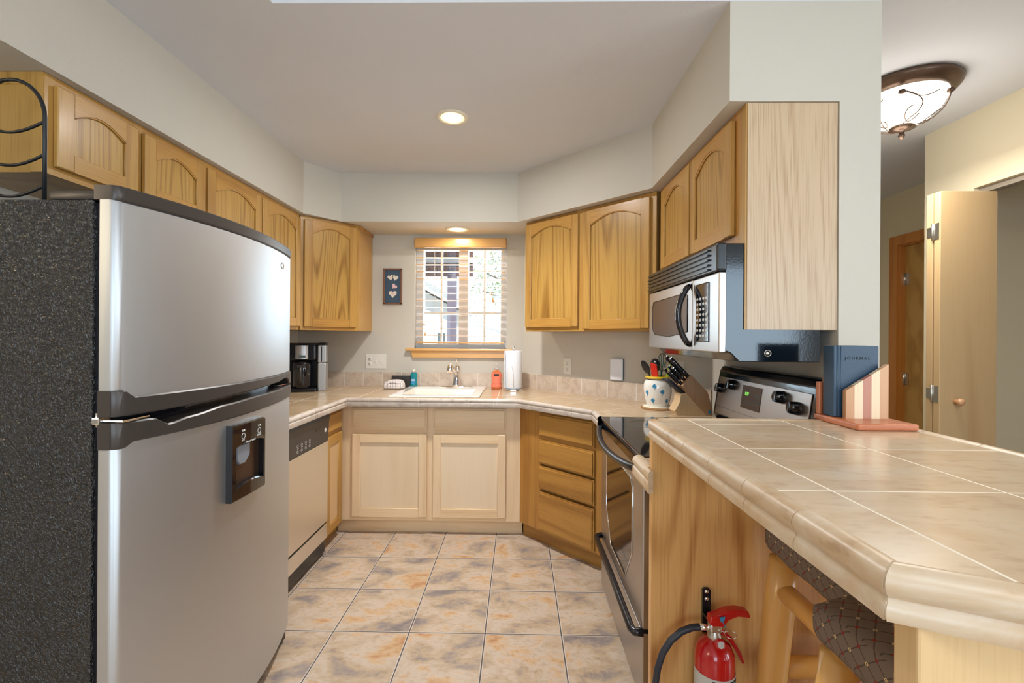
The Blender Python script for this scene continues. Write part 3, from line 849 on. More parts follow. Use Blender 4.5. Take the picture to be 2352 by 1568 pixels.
# corner cabinet
a = Vector((LX, 3.035)); c = Vector((-1.185, 3.33)); L = (c - a).length; ang = math.atan2(c.y - a.y, c.x - a.x)
w = thing('corner_wall_cabinet', 'tall oak corner wall cabinet with one angled door left of the window', 'cabinet', (a.x, a.y, 0), ang, 'oak wall cabinets')
ca_, sa_ = math.cos(ang), math.sin(ang)
f = MB(); f.prism([(a.x + .012, a.y + .012), (c.x - .0, c.y + .004), (c.x, WY - .002), (WL + .002, WY - .002), (WL + .002, a.y + .0)], 'Z', 1.357, ZS - .002); obj('carcass', f, 'oak', w)
frame(w, 0, ZS - 1.359, [(.03, L - .03, 1.357, 1.39), (.03, L - .03, 2.10, ZS - .002)], [(0, .03), (L - .03, L)], ['oak', 'oakh'], 1.357)
door(w, .022, L - .025, 1.380, 2.108)
f = MB(); f.box(c.x, c.x + .006, c.y, WY, 2.108, ZS - .001); obj('top_moulding', f, 'amberh', w)
# diagonal cabinet right
a = Vector((.05, 3.24)); L = .985
w = thing('wall_cabinet', 'large two-door oak wall cabinet set diagonally between window and microwave', 'cabinet', (a.x, a.y, 0), -PI / 4, 'oak wall cabinets')
f = MB(); f.box(0, L + .02, .019, .268, 1.357, ZS - .002); obj('carcass', f, 'oak', w, world=False)
frame(w, 0, ZS - 1.359, [(.03, L, 1.357, 1.39), (.03, L, 2.10, ZS - .002)], [(0, .03), (.455, .53), (L - .02, L + .02)], ['oak', 'oakh'], 1.357)
door(w, .005, .470, 1.388, 2.110); door(w, .512, .972, 1.372, 2.110)
# range cabinet
w = thing('wall_cabinet', 'short two-door oak wall cabinet above the microwave', 'cabinet', (.78, 2.52, 0), -PI / 2, 'oak wall cabinets')
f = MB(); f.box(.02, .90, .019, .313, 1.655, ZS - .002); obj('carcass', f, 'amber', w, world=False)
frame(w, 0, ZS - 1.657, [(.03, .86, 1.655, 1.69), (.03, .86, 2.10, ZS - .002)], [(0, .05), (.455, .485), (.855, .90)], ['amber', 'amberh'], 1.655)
door(w, .062, .462, 1.69, 2.108, mats=('oak', 'oakh', 'oakp')); door(w, .478, .870, 1.69, 2.108, mats=('oak', 'oakh', 'oakp'))
f = MB(); f.box(.90, .941, 0.0, .313, 1.35, ZS - .002, 0); obj('end_panel_core', f, 'oak', w, world=False)
f = MB(); f.box(.941, .9445, .006, .313, 1.35, ZS - .002, 0); obj('end_panel', f, 'panel', w, world=False, label='tall pale end panel facing the room')

# --- base cabinets
ZB = .858
w = thing('sink_base_cabinet', 'oak base cabinet under the sink, coloured paler for the light on it, with two doors and two drawer fronts', 'cabinet', (-1.18, 3.0, 0))
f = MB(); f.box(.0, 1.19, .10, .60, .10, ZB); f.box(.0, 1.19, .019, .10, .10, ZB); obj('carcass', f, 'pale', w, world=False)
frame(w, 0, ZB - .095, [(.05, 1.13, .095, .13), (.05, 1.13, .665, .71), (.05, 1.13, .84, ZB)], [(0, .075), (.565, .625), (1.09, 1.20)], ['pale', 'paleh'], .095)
f = MB(); f.box(-.04, 1.21, .050, .062, 0, .096); obj('toe_kick', f, 'paleh', w, world=False)
door(w, .078, .575, .122, .670, False, ('pale', 'paleh', 'palep')); door(w, .616, 1.098, .122, .670, False, ('pale', 'paleh', 'palep'))
drawer(w, .077, .574, .705, .842); drawer(w, .617, 1.097, .703, .842)
w = thing('narrow_base_cabinet', 'narrow oak base cabinet with one door and one drawer beside the dishwasher', 'cabinet', (-1.18, 2.725, 0), PI / 2)
f = MB(); f.box(0, .27, .019, .59, .10, ZB); obj('carcass', f, 'oak', w, world=False)
frame(w, 0, ZB - .095, [(.02, .25, .095, .12), (.02, .25, .68, .72), (.02, .25, .835, ZB)], [(0, .02), (.235, .27)], ['oak', 'oakh'], .095)
f = MB(); f.box(-.01, .335, .045, .057, 0, .096); obj('toe_kick', f, 'oakh', w, world=False)
door(w, .008, .25, .095, .690, False, ('oak', 'oakh', 'paley'), st=.05); drawer(w, .008, .25, .715, .838, 'oakh')
w = thing('drawer_base_cabinet', 'four-drawer amber oak base cabinet set diagonally between sink and range', 'cabinet', (.012, 2.998, 0), -PI / 4)
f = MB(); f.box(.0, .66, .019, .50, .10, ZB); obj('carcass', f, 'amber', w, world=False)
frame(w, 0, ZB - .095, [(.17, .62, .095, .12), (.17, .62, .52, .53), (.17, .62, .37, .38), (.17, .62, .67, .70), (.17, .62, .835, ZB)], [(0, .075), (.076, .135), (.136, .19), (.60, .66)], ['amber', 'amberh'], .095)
f = MB(); f.box(-.01, .70, .045, .057, 0, .096); obj('toe_kick', f, 'amberh', w, world=False)
for z0, z1 in ((.108, .348), (.366, .510), (.525, .674), (.694, .838)): drawer(w, .178, .602, z0, z1, 'amberh')

# --- countertop
def sharp(o, deg=38):
    o.data.set_sharp_from_angle(angle=math.radians(deg))
    return o
ZT = .914
w = thing('countertop', 'tan tiled kitchen countertop wrapping round from fridge to range', 'countertop', (-.5, 3.3, .86))
f = MB(); z0, z1 = .86, ZT
sx0, sx1, sy0, sy1 = -.845, -.275, 3.02, 3.56
f.box(WL, -1.135, 1.98, 2.945, z0, z1)
f.box(WL, sx0, 2.945, WY, z0, z1); f.box(sx1, 0.0, 2.945, WY, z0, z1)
f.box(sx0, sx1, 2.945, sy0, z0, z1); f.box(sx0, sx1, sy1, WY, z0, z1)
obj('tile_top', f, 'counter', w)
f = MB(); f.prism([(0, 2.945), (.43, 2.515), (.43, 2.325), (1.09, 2.325), (1.09, 2.573), (.036, 3.627), (0, WY)], 'Z', z0, z1); obj('tile_top', f, 'counterd', w)
prof = [(0, .862), (0, .9145), (.006, .9160), (.012, .9165), (.018, .9152), (.023, .9118), (.0262, .907), (.0272, .901), (.0262, .896), (.0225, .8915), (.0235, .888), (.0262, .886), (.0268, .880), (.0268, .868), (.025, .862)]
f = MB(); f.sweep([(-1.135, 1.98), (-1.135, 2.945), (0, 2.945), (.43, 2.515), (.43, 2.325)], prof, 0, .155, smooth=True)
f.sweep([(-1.135, 1.98), (-1.135, 2.945), (0, 2.945), (.43, 2.515), (.43, 2.325)], [(a * .93, z + (.0006 if z < .9 else -.0012)) for a, z in prof], 1)
sharp(obj('edge_trim', f, ['trimc', 'grout'], w))
w = thing('range_side_counter', 'short strip of tiled counter between the range and the bar panel', 'countertop', (.7, 1.48, .86))
f = MB(); f.box(.42, 1.09, 1.405, 1.538, .86, .914); obj('tile_top', f, 'counter', w)
pz = [(a * 1.25, z + (z - .888) * .25) for a, z in prof]; f = MB(); f.sweep([(.42, 1.538), (.42, 1.400)], pz, 0); f.sweep([(.4015, 1.400), (.4015, 1.352)], [(a * .45, z) for a, z in pz], 0); obj('edge_trim', f, 'trim', w)
w = thing('backsplash', 'low row of square beige tiles along the back and diagonal walls', 'backsplash', (-.5, 3.62, ZT))
f = MB(); f.box(WL, .035, WY - .012, WY, ZT, 1.028); obj('tile_row', f, 'splash', w)
f = MB(); f.box(WL, WL + .012, 2.0, WY - .012, ZT, 1.028); obj('tile_row', f, 'splashy', w)
f = MB(); f.box(0, 1.49, 0, .012, 0, .114, mat=Matrix.Translation((.032, 3.626, ZT)) @ Matrix.Rotation(-PI / 4, 4, 'Z')); obj('tile_row', f, 'splash', w)

# --- bar
w = thing('bar_counter', 'raised breakfast bar with tan tiled top, clipped corner and thick rounded tile edge', 'bar', (.76, .95, 0))
zb = 1.067
P = [(.43, 1.405), (.43, .520), (.522, .478), (1.10, .478), (1.10, 1.405)]
f = MB(); f.prism([(x, y) for x, y in P], 'Z', 1.02, zb); obj('tile_top', f, 'bartile', w)
bp = [(-.002, 1.010), (-.002, 1.0675), (.004, 1.0697), (.010, 1.0705), (.016, 1.0700), (.022, 1.0678), (.027, 1.0635), (.0302, 1.0575), (.0308, 1.051), (.0294, 1.0450), (.0262, 1.0400), (.0232, 1.0360), (.0236, 1.0320), (.0262, 1.0285), (.0278, 1.024), (.0280, 1.016), (.0268, 1.011)]
full = [(.43, 1.405), (.43, .520), (.522, .478), (1.10, .478), (1.10, 1.405), (.43, 1.405)]
f = MB()
f.sweep(full, bp, 0, .152, smooth=True)
f.sweep(full, [(a * .94, 1.04 + (z - 1.04) * .955) for a, z in bp], 1, None, smooth=True)
sharp(obj('edge_trim', f, ['trim', 'grout'], w))
f = MB(); f.box(.403, 1.09, 1.372, 1.398, 0, 1.02, bev=.002); obj('end_panel', f, 'hick', w)
f = MB(); f.box(.430, 1.09, .492, .525, 0, 1.02, bev=.003); obj('end_panel', f, 'nearp', w)
f = MB(); f.box(1.05, 1.075, .525, 1.372, .92, 1.02); obj('apron', f, 'hick', w)

# ================================================================== refrigerator
FY0, FY1 = 1.10, 1.955
FM, FH = (FY0 + FY1) / 2, (FY1 - FY0) / 2
def fx(y):
    v = -.995 + .070 * (1 - ((y - FM) / FH) ** 2)
    d = min(y - FY0, FY1 - y)
    if d < .014: v -= .014 * (1 - math.sqrt(max(0.0, 1 - (1 - max(d, 0) / .014) ** 2)))
    return v
def lerp_tab(tab, y):
    if y <= tab[0][0]: return tab[0][1]
    for (a, va), (c, vc) in zip(tab, tab[1:]):
        if y <= c:
            t = (y - a) / (c - a); t = t * t * (3 - 2 * t)
            return va + (vc - va) * t
    return tab[-1][1]
def bowed(mb, y0, y1, zlo, zhi, off=0.0, back=-1.035, n=56, m=0):
    ys = []
    for i in range(n + 1):
        t = i / n
        t = .5 - .5 * math.cos(PI * t)
        ys.append(y0 + (y1 - y0) * t)
    b = bmesh.new(); R = []
    for y in ys:
        a = zlo(y) if callable(zlo) else zlo; c = zhi(y) if callable(zhi) else zhi
        X = fx(y) + off
        R.append([b.verts.new(v) for v in ((back, y, a), (X - .004, y, a), (X, y, a + .004), (X, y, c - .004), (X - .004, y, c), (back, y, c))])
    for p, q in zip(R, R[1:]):
        for k in range(6):
            b.faces.new((p[k], p[(k + 1) % 6], q[(k + 1) % 6], q[k]))
    b.faces.new(R[0][::-1]); b.faces.new(R[-1])
    bmesh.ops.recalc_face_normals(b, faces=b.faces[:])
    mb._merge(b, m, True)
    return mb
w = thing('refrigerator', 'large top-freezer refrigerator with stainless bowed doors and textured black side', 'refrigerator', (-1.4, FM, 0))
f = MB(); f.box(-1.765, -1.052, FY0, FY1, .03, 1.652, bev=.004); obj('cabinet', f, 'sideg', w)
f = MB(); f.box(-1.052, -1.036, FY0 + .01, FY1 - .01, .08, 1.645); obj('door_gasket', f, 'blk', w)
f = MB(); f.box(-1.5, -1.06, FY0 + .03, FY1 - .03, 0, .03); f.box(-1.06, -1.0, FY0 + .012, FY1 - .012, .012, .068, bev=.004); obj('base_grille', f, 'blk', w)
def auto(o):
    o.data.set_sharp_from_angle(angle=math.radians(40)) if hasattr(o.data, 'set_sharp_from_angle') else None
    return o
fr = auto(obj('freezer_door', bowed(MB(), FY0, FY1, lambda y: lerp_tab([(1.118, 1.172), (1.14, 1.158), (FY1, 1.163)], y), 1.652), 'steel', w))
f = bowed(MB(), FY0, FY1, 1.652, 1.688, .003, -1.05); f.box(-1.17, -1.03, FY0 + .004, FY0 + .06, 1.653, 1.676, bev=.006); auto(obj('top_cap', f, 'trimgrey', fr))
auto(obj('freezer_handle_trim', bowed(MB(), FY0 - .003, FY1, lambda y: lerp_tab([(1.15, 1.115), (1.30, 1.118), (1.50, 1.127), (1.75, 1.135), (1.84, 1.143), (1.88, 1.141), (1.925, 1.112), (1.96, 1.110)], y),
     lambda y: lerp_tab([(1.118, 1.180), (1.14, 1.162), (FY1, 1.165)], y), .006), 'trimgrey', fr))
f = MB(); f.lathe([(0, .0025), (.017, .0015), (.018, 0), (0, 0)], (0, 0, 0), 24, sx=.75, mat=Matrix.Translation((fx(1.812) + .0008, 1.812, 1.600)) @ Matrix.Rotation(.25, 4, 'Z') @ Matrix.Rotation(PI / 2, 4, 'Y'), smooth=False); obj('badge', f, 'chrome', fr)
fd = auto(obj('fridge_door', bowed(MB(), FY0, FY1, .075, lambda y: lerp_tab([(1.118, 1.040), (1.14, 1.053), (FY1, 1.062)], y)), 'steel', w))
auto(obj('fridge_handle_trim', bowed(MB(), FY0 - .003, FY1, lambda y: lerp_tab([(1.118, 1.034), (1.14, 1.047), (FY1, 1.058)], y),
     lambda y: lerp_tab([(1.17, 1.100), (1.185, 1.099), (1.225, 1.077), (1.29, 1.087), (1.42, 1.100), (1.60, 1.106), (FY1, 1.108)], y), .006), 'trimgrey', fd))
f = bowed(MB(), FY0 + .06, FY1 - .012, 1.058, 1.165, -.045, -1.05); auto(obj('handle_recess', f, 'blkg', w))
f = MB(); f.box(-1.055, -.975, FY0 + .002, FY0 + .085, 1.1015, 1.107, bev=.002); f.tube([(-1.038, 1.105, 1.09), (-1.038, 1.105, 1.125)], .008, 10); f.box(-1.05, -1.03, FY0 - .004, FY0 + .03, 1.096, 1.114, bev=.003); obj('middle_hinge', f, 'chrome', w)
f = MB(); f.box(-1.03, -.995, 1.86, 1.935, 1.1095, 1.113, bev=.001); obj('hinge_strike', f, 'chrome', w)
# dispenser
dy0, dy1, dz0, dz1 = 1.425, 1.607, .783, 1.030
def dfront(y): return fx(y) + .022
f = MB()
def strip(y0, y1, zl, zh, off, back, n=10):
    bowed(f, y0, y1, zl, zh, off, back, n)
strip(dy0, dy0 + .016, dz0, dz1, .022, -.97, 3)
strip(dy1 - .010, dy1, dz0, dz1 - .004, .022, -.97, 3)
strip(dy0 + .016, dy1 - .010, lambda y: .950 + .012 * (1 - ((y - 1.515) / .08) ** 2), dz1, .022, -.97)
strip(dy0 + .016, dy1 - .010, dz0, lambda y: .822 + .012 * (1 - ((y - 1.515) / .08) ** 2), .022, -.97)
d = auto(obj('dispenser', f, 'blkg', fd))
f = MB(); bowed(f, dy0 + .016, dy1 - .01, .82, .97, .002, -.965, 10); auto(obj('dispenser_recess', f, 'bronze', w))
f = MB(); f.prism([(1.462, .955), (1.530, .955), (1.530, .915), (1.505, .893), (1.475, .893), (1.462, .91)], 'X', -.926, -.914, bev=.003); obj('water_paddle', f, 'paddle', w)
f = MB()
def on_disp(y, z): return frame_mat((fx(y) + .0228, y, z), (0.0, 1, 0), (0, 0, 1))
for y, t in ((1.475, 'ICE'), (1.565, 'LIGHT')):
    add_text(f, t, .009, on_disp(y, .974))
    for k in range(2): f.box(fx(y) + .0222, fx(y) + .0230, y - .006 + k * .009, y - .001 + k * .009, 1.003, 1.009)
    f.tube([(fx(y) + .0226, y + .009 * math.cos(a), .988 + .009 * math.sin(a)) for a in [i * PI / 8 for i in range(16)]], .0009, 5, closed=True)
add_text(f, 'filtered water', .010, on_disp(1.515, .965))
obj('control_marks', f, 'inkw', w)

# wine rack on the fridge
w = thing('wine_rack', 'black wrought iron arched wine rack standing on top of the refrigerator', 'wine rack', (-1.43, 1.26, 1.652))
rx0, rx1, ry = -1.532, -1.334, 1.25
f = MB()
arch = [(rx1, ry, 1.659), (rx1, ry, 1.90)]
rc = (rx0 + rx1) / 2; rr = (rx1 - rx0) / 2
arch += [(rc + rr * math.cos(t), ry, 1.925 + .108 * math.sin(t)) for t in [i * PI / 16 for i in range(17)]]
arch += [(rx0, ry, 1.90), (rx0, ry, 1.659)]
f.tube(arch, .0052, 10); obj('arched_frame', f, 'iron', w)
for z in (1.915, 1.822, 1.735):
    f = MB(); n = 20
    f.tube([(rx1 - (rx1 - rx0) * i / n, ry, z - .030 * math.sin(PI * i / n * 1.0) ** 1 * (1 if i / n < 1.1 else 1)) for i in range(n + 1)], .0042, 8); obj('cradle_bar', f, 'iron', w)
f = MB()
for x in (rx0, rx1): f.tube([(x, ry - .02, 1.657), (x, ry + .16, 1.657)], .005, 8)
f.tube([(rx0, ry + .15, 1.657), (rx1, ry + .15, 1.657)], .005, 8)
obj('foot', f, 'iron', w)

# ================================================================== dishwasher
w = thing('dishwasher', 'stainless dishwasher with black control panel under the left counter', 'dishwasher', (-1.45, 2.42, 0))
f = MB(); f.box(-1.76, -1.165, 2.112, 2.716, .02, .855); obj('tub', f, 'blk', w)
f = MB(); f.box(-1.165, -1.147, 2.114, 2.714, .205, .688, bev=.003); obj('door', f, 'dwsteel', w)
f = MB(); f.box(-1.162, -1.149, 2.114, 2.714, .105, .190, bev=.002); obj('lower_panel', f, 'dwsteel', w)
f = MB(); f.box(-1.21, -1.20, 2.114, 2.714, 0, .105); obj('toe_panel', f, 'oakh', w)
f = MB(); f.prism([(-1.165, .690), (-1.146, .690), (-1.141, .80), (-1.135, .835), (-1.142, .852), (-1.165, .854)], 'Y', 2.114, 2.714, bev=.003)
cp = obj('control_panel', f, 'dkgrey', w)
f = MB(); f.prism([(2.53, .775), (2.60, .775), (2.60, .790), (2.53, .790)], 'X', -1.1425, -1.1405); obj('latch_slot', f, 'blkg', cp)
f = MB(); f.lathe([(0, .002), (.012, .001), (.0125, 0)], (0, 0, 0), 20, smooth=False, mat=Matrix.Translation((-1.1425, 2.665, .760)) @ Matrix.Rotation(PI / 2, 4, 'Y')); obj('badge', f, 'white', cp)
for i in range(4):
    for z in (.745, .715):
        y = 2.33 + i * .045
        f = MB(); f.tube([(-1.1435, y + .009 * math.cos(a), z + .006 * math.sin(a)) for a in [k * PI / 6 for k in range(12)]], .0007, 4, closed=True); obj('button', f, 'inkw', cp)
    f = MB(); f.box(-1.1437, -1.1428, 2.325 + i * .045, 2.34 + i * .045, .730, .732); obj('button_mark', f, 'inkw', cp)

# ================================================================== range
w = thing('range', 'stainless electric range with black glass cooktop and rear control panel', 'range', (.75, 1.925, 0))
RY0, RY1 = 1.542, 2.308
f = MB(); f.box(.452, 1.085, RY0, RY1, .03, .900); f.box(.50, 1.05, RY0 + .04, RY1 - .04, 0, .03); obj('body', f, 'enamel', w)
f = MB(); f.box(.418, 1.02, RY0 - .001, RY1 + .001, .900, .917, bev=.004); ct = obj('cooktop', f, 'blkg', w)
for x, y, r in ((.60, 1.73, .10), (.60, 2.12, .085), (.84, 1.73, .08), (.84, 2.12, .10)):
    f = MB(); f.tube([(x + r * math.cos(a), y + r * math.sin(a), .9172) for a in [k * PI / 20 for k in range(40)]], .0006, 4, closed=True)
    obj('burner_ring', f, 'lcd', ct)
f = MB(); f.box(.424, .452, RY0 + .004, RY1 - .004, .325, .895, bev=.006); 
dr = obj('oven_door', f, ['steelh'], w)
f = MB(); f.prism([(1.68, .52), (1.68, .765), (1.71, .795), (2.14, .795), (2.17, .765), (2.17, .52), (2.06, .38), (1.79, .38)], 'X', .4225, .4255); obj('oven_window', f, 'blkg', dr)
f = MB(); f.tube([(.4225, y, z) for y, z in [(1.68, .52), (1.68, .765), (1.71, .795), (2.14, .795), (2.17, .765), (2.17, .52), (2.06, .38), (1.79, .38)]], .002, 5, closed=True); obj('window_bead', f, 'chrome', dr)
f = MB(); f.box(.4235, .452, RY0 + .002, RY1 - .002, .855, .899, bev=.003); obj('vent_strip', f, 'enamel', dr)
f = MB(); n = 24
f.tube([(.420 - .052 * math.sin(PI * i / n) ** .6, RY0 + .012 + (RY1 - RY0 - .024) * i / n, .868 - .018 * math.sin(PI * i / n)) for i in range(n + 1)], [.012] + [.014] * (n - 1) + [.012], 12); obj('door_handle', f, 'blk', dr)
f = MB(); f.box(.426, .452, RY0 + .004, RY1 - .004, .075, .312, bev=.004); dw = obj('storage_drawer', f, 'steelh', w)
f = MB(); f.tube([(.430, RY0 + .004, .318), (.402, RY0 + .012, .316), (.394, RY0 + .03, .316), (.398, 1.92, .312), (.394, RY1 - .03, .316), (.405, RY1 - .01, .316), (.428, RY1 - .004, .318)], .014, 12); obj('drawer_handle', f, 'blk', dw)
prof_bg = [(1.0, .917), (.985, .945), (1.016, 1.155), (1.030, 1.178), (1.052, 1.186), (1.088, 1.180), (1.090, .917)]
f = MB(); f.prism(prof_bg, 'Y', RY0, RY1, bev=.006); bgd = obj('backguard', f, 'enamel', w)
def bgm(y, u, off=0.0):
    """u: height up the tilted face"""
    p0 = Vector((.985, 0, .945)); d = (Vector((1.016, 0, 1.155)) - p0).normalized(); nrm_ = Vector((-d.z, 0, d.x))
    q = p0 + d * u + nrm_ * off
    return frame_mat((q.x, y, q.z), (0, -1, 0), tuple(d))
f = MB(); f.box(-.355, .355, .004, .186, 0, .004, mat=bgm(1.925, 0), bev=.0015); f.box(-.354, .354, .040, .0412, .0035, .0046, 1, mat=bgm(1.925, 0)); pnl = obj('control_panel', f, ['steelh', 'blk'], bgd)
for y, u in ((2.235, .130), (2.125, .158), (1.735, .152), (1.635, .125)):
    f = MB(); f.lathe([(0, .034), (.017, .034), (.021, .030), (.024, .008), (.025, 0), (0, 0)], (0, 0, .004), 28, mat=bgm(y, u)); f.box(-.005, .005, -.02, .02, .034, .040, mat=bgm(y, u), bev=.002); obj('knob', f, 'blkg', pnl)
f = MB(); f.box(-.078, .078, .068, .168, .004, .0065, mat=bgm(1.960, 0), bev=.001); dsp = obj('clock_panel', f, 'bronze', pnl)
f = MB(); add_text(f, '1:27', .020, bgm(1.995, .132, .007)); obj('clock_digits', f, 'greenled', pnl)
f = MB()
for i in range(4):
    g = MB(); g.box(-.006, .006, -.004, .004, 0, .0005, mat=bgm(2.015 - i * .022, .095, .0068)); obj('panel_button', g, 'lcd', pnl)
for i in range(3):
    for j in range(2):
        g = MB(); g.box(-.006, .006, -.004, .004, 0, .0005, mat=bgm(1.925 - i * .017, .105 + j * .025, .0068)); obj('panel_button', g, 'lcd', pnl)
add_text(f, 'OVEN', .008, bgm(1.99, .152, .007)); add_text(f, 'BAKE', .007, bgm(1.91, .082, .007))
obj('printed_words', f, 'lcd', pnl)

# ================================================================== microwave
w = thing('microwave', 'stainless over-the-range microwave with black vent grille and black sides', 'microwave', (.88, 1.99, 1.24))
MY0, MY1, MX = 1.578, 2.412, .705
f = MB()
f.prism([(MX + .012, 1.275), (MX + .012, 1.650), (1.088, 1.650), (1.088, 1.352), (1.045, 1.352), (1.045, 1.238), (.765, 1.238), (.735, 1.268)], 'Y', MY0 + .006, MY1 - .006, bev=.003)
obj('body', f, 'enamel', w)
f = MB(); f.box(MX - .02, MX + .015, MY0, MY1, 1.553, 1.652, bev=.008, seg=3)
for i in range(5): f.box(MX - .028, MX - .012, MY0 + .065, MY1 - .012, 1.562 + i * .0175, 1.568 + i * .0175)
obj('vent_grille', f, 'blk', w)
f = MB(); f.box(MX - .015, MX + .012, 1.812, MY1, 1.268, 1.550, bev=.005, seg=3); md = obj('door', f, 'steelh', w)
f = MB(); pts = [(1.865, 1.345), (1.865, 1.495), (1.90, 1.505), (2.33, 1.500), (2.345, 1.47), (2.345, 1.36), (2.30, 1.335), (2.10, 1.325)]
f.prism(pts, 'X', MX - .0165, MX - .013); obj('door_window', f, 'lcdw' if 'lcdw' in M else 'bronze', md)
f = MB(); f.tube([(MX - .0165, a, c) for a, c in pts], .0022, 5, closed=True); obj('window_bead', f, 'blk', md)
f = MB(); n = 20
f.tube([(MX - .014 - .050 * math.sin(PI * i / n) ** .7, 1.835, 1.535 - .248 * i / n) for i in range(n + 1)], [.006] + [.012] * (n - 1) + [.006], 12); obj('door_handle', f, 'blkg', md)
f = MB(); f.box(MX - .013, MX + .012, MY0, 1.809, 1.268, 1.550, bev=.005, seg=3); mc = obj('control_section', f, 'steelh', w)
f = MB(); f.box(MX - .0155, MX - .012, 1.660, 1.778, 1.305, 1.525, bev=.004); obj('keypad', f, 'blkg', mc)
f = MB()
for r in range(8):
    for c in range(4):
        if r in (2,) and c == 3: continue
        y = 1.762 - c * .028; z = 1.468 - r * .020
        f.lathe([(0, .0012), (.0085, .001), (.009, 0)], (0, 0, 0), 12, sx=.62, smooth=False, mat=Matrix.Translation((MX - .0153, y, z)) @ Matrix.Rotation(-PI / 2, 4, 'Y'))
obj('keypad_buttons', f, 'label', mc)
f = MB(); f.lathe([(0, .003), (.006, .003), (.007, 0)], (0, 0, 0), 16, mat=Matrix.Translation((.862, MY0 + .006, 1.268)) @ Matrix.Rotation(PI / 2, 4, 'X'))
f.tube([(.862 + .011 * math.cos(a), MY0 + .004, 1.268 + .011 * math.sin(a)) for a in [k * PI / 10 for k in range(20)]], .0015, 5, closed=True); obj('side_fastener', f, 'hinge', w)

# ================================================================== sink and faucet
w = thing('kitchen_sink', 'white drop-in porcelain sink set in the counter below the window', 'sink', (-.56, 3.3, ZT))
f = MB(); SX0, SX1, SY0, SY1 = -.862, -.258, 2.985, 3.605
f.box(SX0, SX1, SY0, 3.065, ZT, ZT + .010, bev=.004); f.box(SX0, SX1, 3.50, SY1, ZT, ZT + .010, bev=.004)
f.box(SX0, -.80, 3.06, 3.505, ZT, ZT + .010, bev=.004); f.box(-.32, SX1, 3.06, 3.505, ZT, ZT + .010, bev=.004)
obj('rim', f, 'porcelain', w)
f = MB()
z = ZT + .006
f.prism([(3.055, z), (3.075, z - .02), (3.09, .755), (3.47, .755), (3.49, z - .02), (3.51, z), (3.52, z), (3.52, .74), (3.045, .74), (3.045, z)], 'X', -.805, -.315)
f.box(-.815, -.798, 3.045, 3.52, .74, z); f.box(-.322, -.305, 3.045, 3.52, .74, z)
obj('basin', f, 'porcelain', w)
f = MB(); f.lathe([(0, .006), (.035, .006), (.042, 0)], (-.56, 3.3, .752), 24); obj('drain', f, 'chrome', w)
w = thing('faucet', 'chrome single-handle kitchen faucet with short spout at the back of the sink', 'faucet', (-.487, 3.53, ZT + .01))
cx, cy, cz = -.487, 3.535, ZT + .010
f = MB(); f.lathe([(0, .012), (.09, .010), (.125, .004), (.128, 0), (0, 0)], (cx, cy, cz), 40, sy=.24); obj('deck_plate', f, 'chrome', w)
f = MB(); f.lathe([(0, 0), (.034, 0), (.031, .02), (.025, .055), (.021, .085), (.024, .105), (.023, .12), (0, .125)], (cx, cy, cz), 28)
f.tube([(cx, cy, cz + .10), (cx - .012, cy - .04, cz + .135), (cx - .030, cy - .10, cz + .160)], [.019, .018, .017], 16); obj('body', f, 'chrome', w)
f = MB(); f.tube([(cx - .030, cy - .095, cz + .185), (cx - .032, cy - .10, cz + .17), (cx - .036, cy - .115, cz + .125), (cx - .037, cy - .118, cz + .12)], [.012, .023, .024, .018], 20); obj('spray_head', f, 'chrome', w)
f = MB(); f.lathe([(0, .0), (.020, 0), (.022, .02), (.016, .045), (0, .05)], (cx + .008, cy, cz + .12), 24); f.tube([(cx + .010, cy, cz + .15), (cx + .008, cy - .012, cz + .195), (cx - .004, cy - .03, cz + .222)], [.011, .008, .009], 12); obj('lever_handle', f, 'chrome', w)

# ================================================================== things on the counter
# coffee maker
kx, ky, kr = -1.555, 3.30, 0.0
w = thing('coffee_maker', 'black and stainless drip coffee maker in the left corner of the counter', 'coffee maker', (kx, ky, ZT), .30)
f = MB(); f.box(-.125, .075, -.09, .12, 0, .026, bev=.008); f.box(-.125, .075, .04, .12, .02, .34, bev=.008); f.box(-.122, .072, -.085, .12, .225, .345, bev=.014, seg=3); f.box(-.13, .08, -.088, .12, .338, .350, bev=.005); obj('housing', f, 'blk', w, world=False)
f = MB(); n = 10
f.prism([(.062 * math.sin(a) * 1.0 - .022, -.040 - .062 * math.cos(a) * 1.0) for a in [-1.15 + i * .23 for i in range(11)]] + [(.045, -.03), (-.09, -.03)], 'Z', .275, .334); f.prism([(.062 * math.sin(a) - .022, -.040 - .062 * math.cos(a)) for a in [-1.15 + i * .23 for i in range(11)]] + [(.045, -.03), (-.09, -.03)], 'Z', .238, .272); obj('steel_front', f, 'steel', w, world=False)
f = MB(); f.box(-.045, .005, -.107, -.099, .248, .264, bev=.001); obj('display', f, 'lcd', w, world=False)
f = MB(); f.lathe([(0, 0), (.060, 0), (.064, .01), (.066, .14), (.063, .178), (.050, .192), (0, .195)], (-.022, -.034, .028), 36); obj('carafe', f, 'blkg', w, world=False)
f = MB(); f.box(-.05, .002, -.112, -.09, .175, .196, bev=.005); f.tube([(-.024, -.10, .185), (-.024, -.125, .17), (-.024, -.128, .10), (-.024, -.105, .06)], .009, 10); obj('carafe_handle', f, 'dkgrey', w, world=False)
f = MB(); f.box(.080, .135, -.06, .11, 0, .205, bev=.007); f.box(.080, .137, -.065, .11, .208, .336, bev=.007); f.box(.080, .137, -.065, .11, .336, .352, 1, bev=.004); f.box(.104, .110, -.0665, -.06, .215, .325, 1); obj('water_tank', f, ['steel', 'blk'], w, world=False)

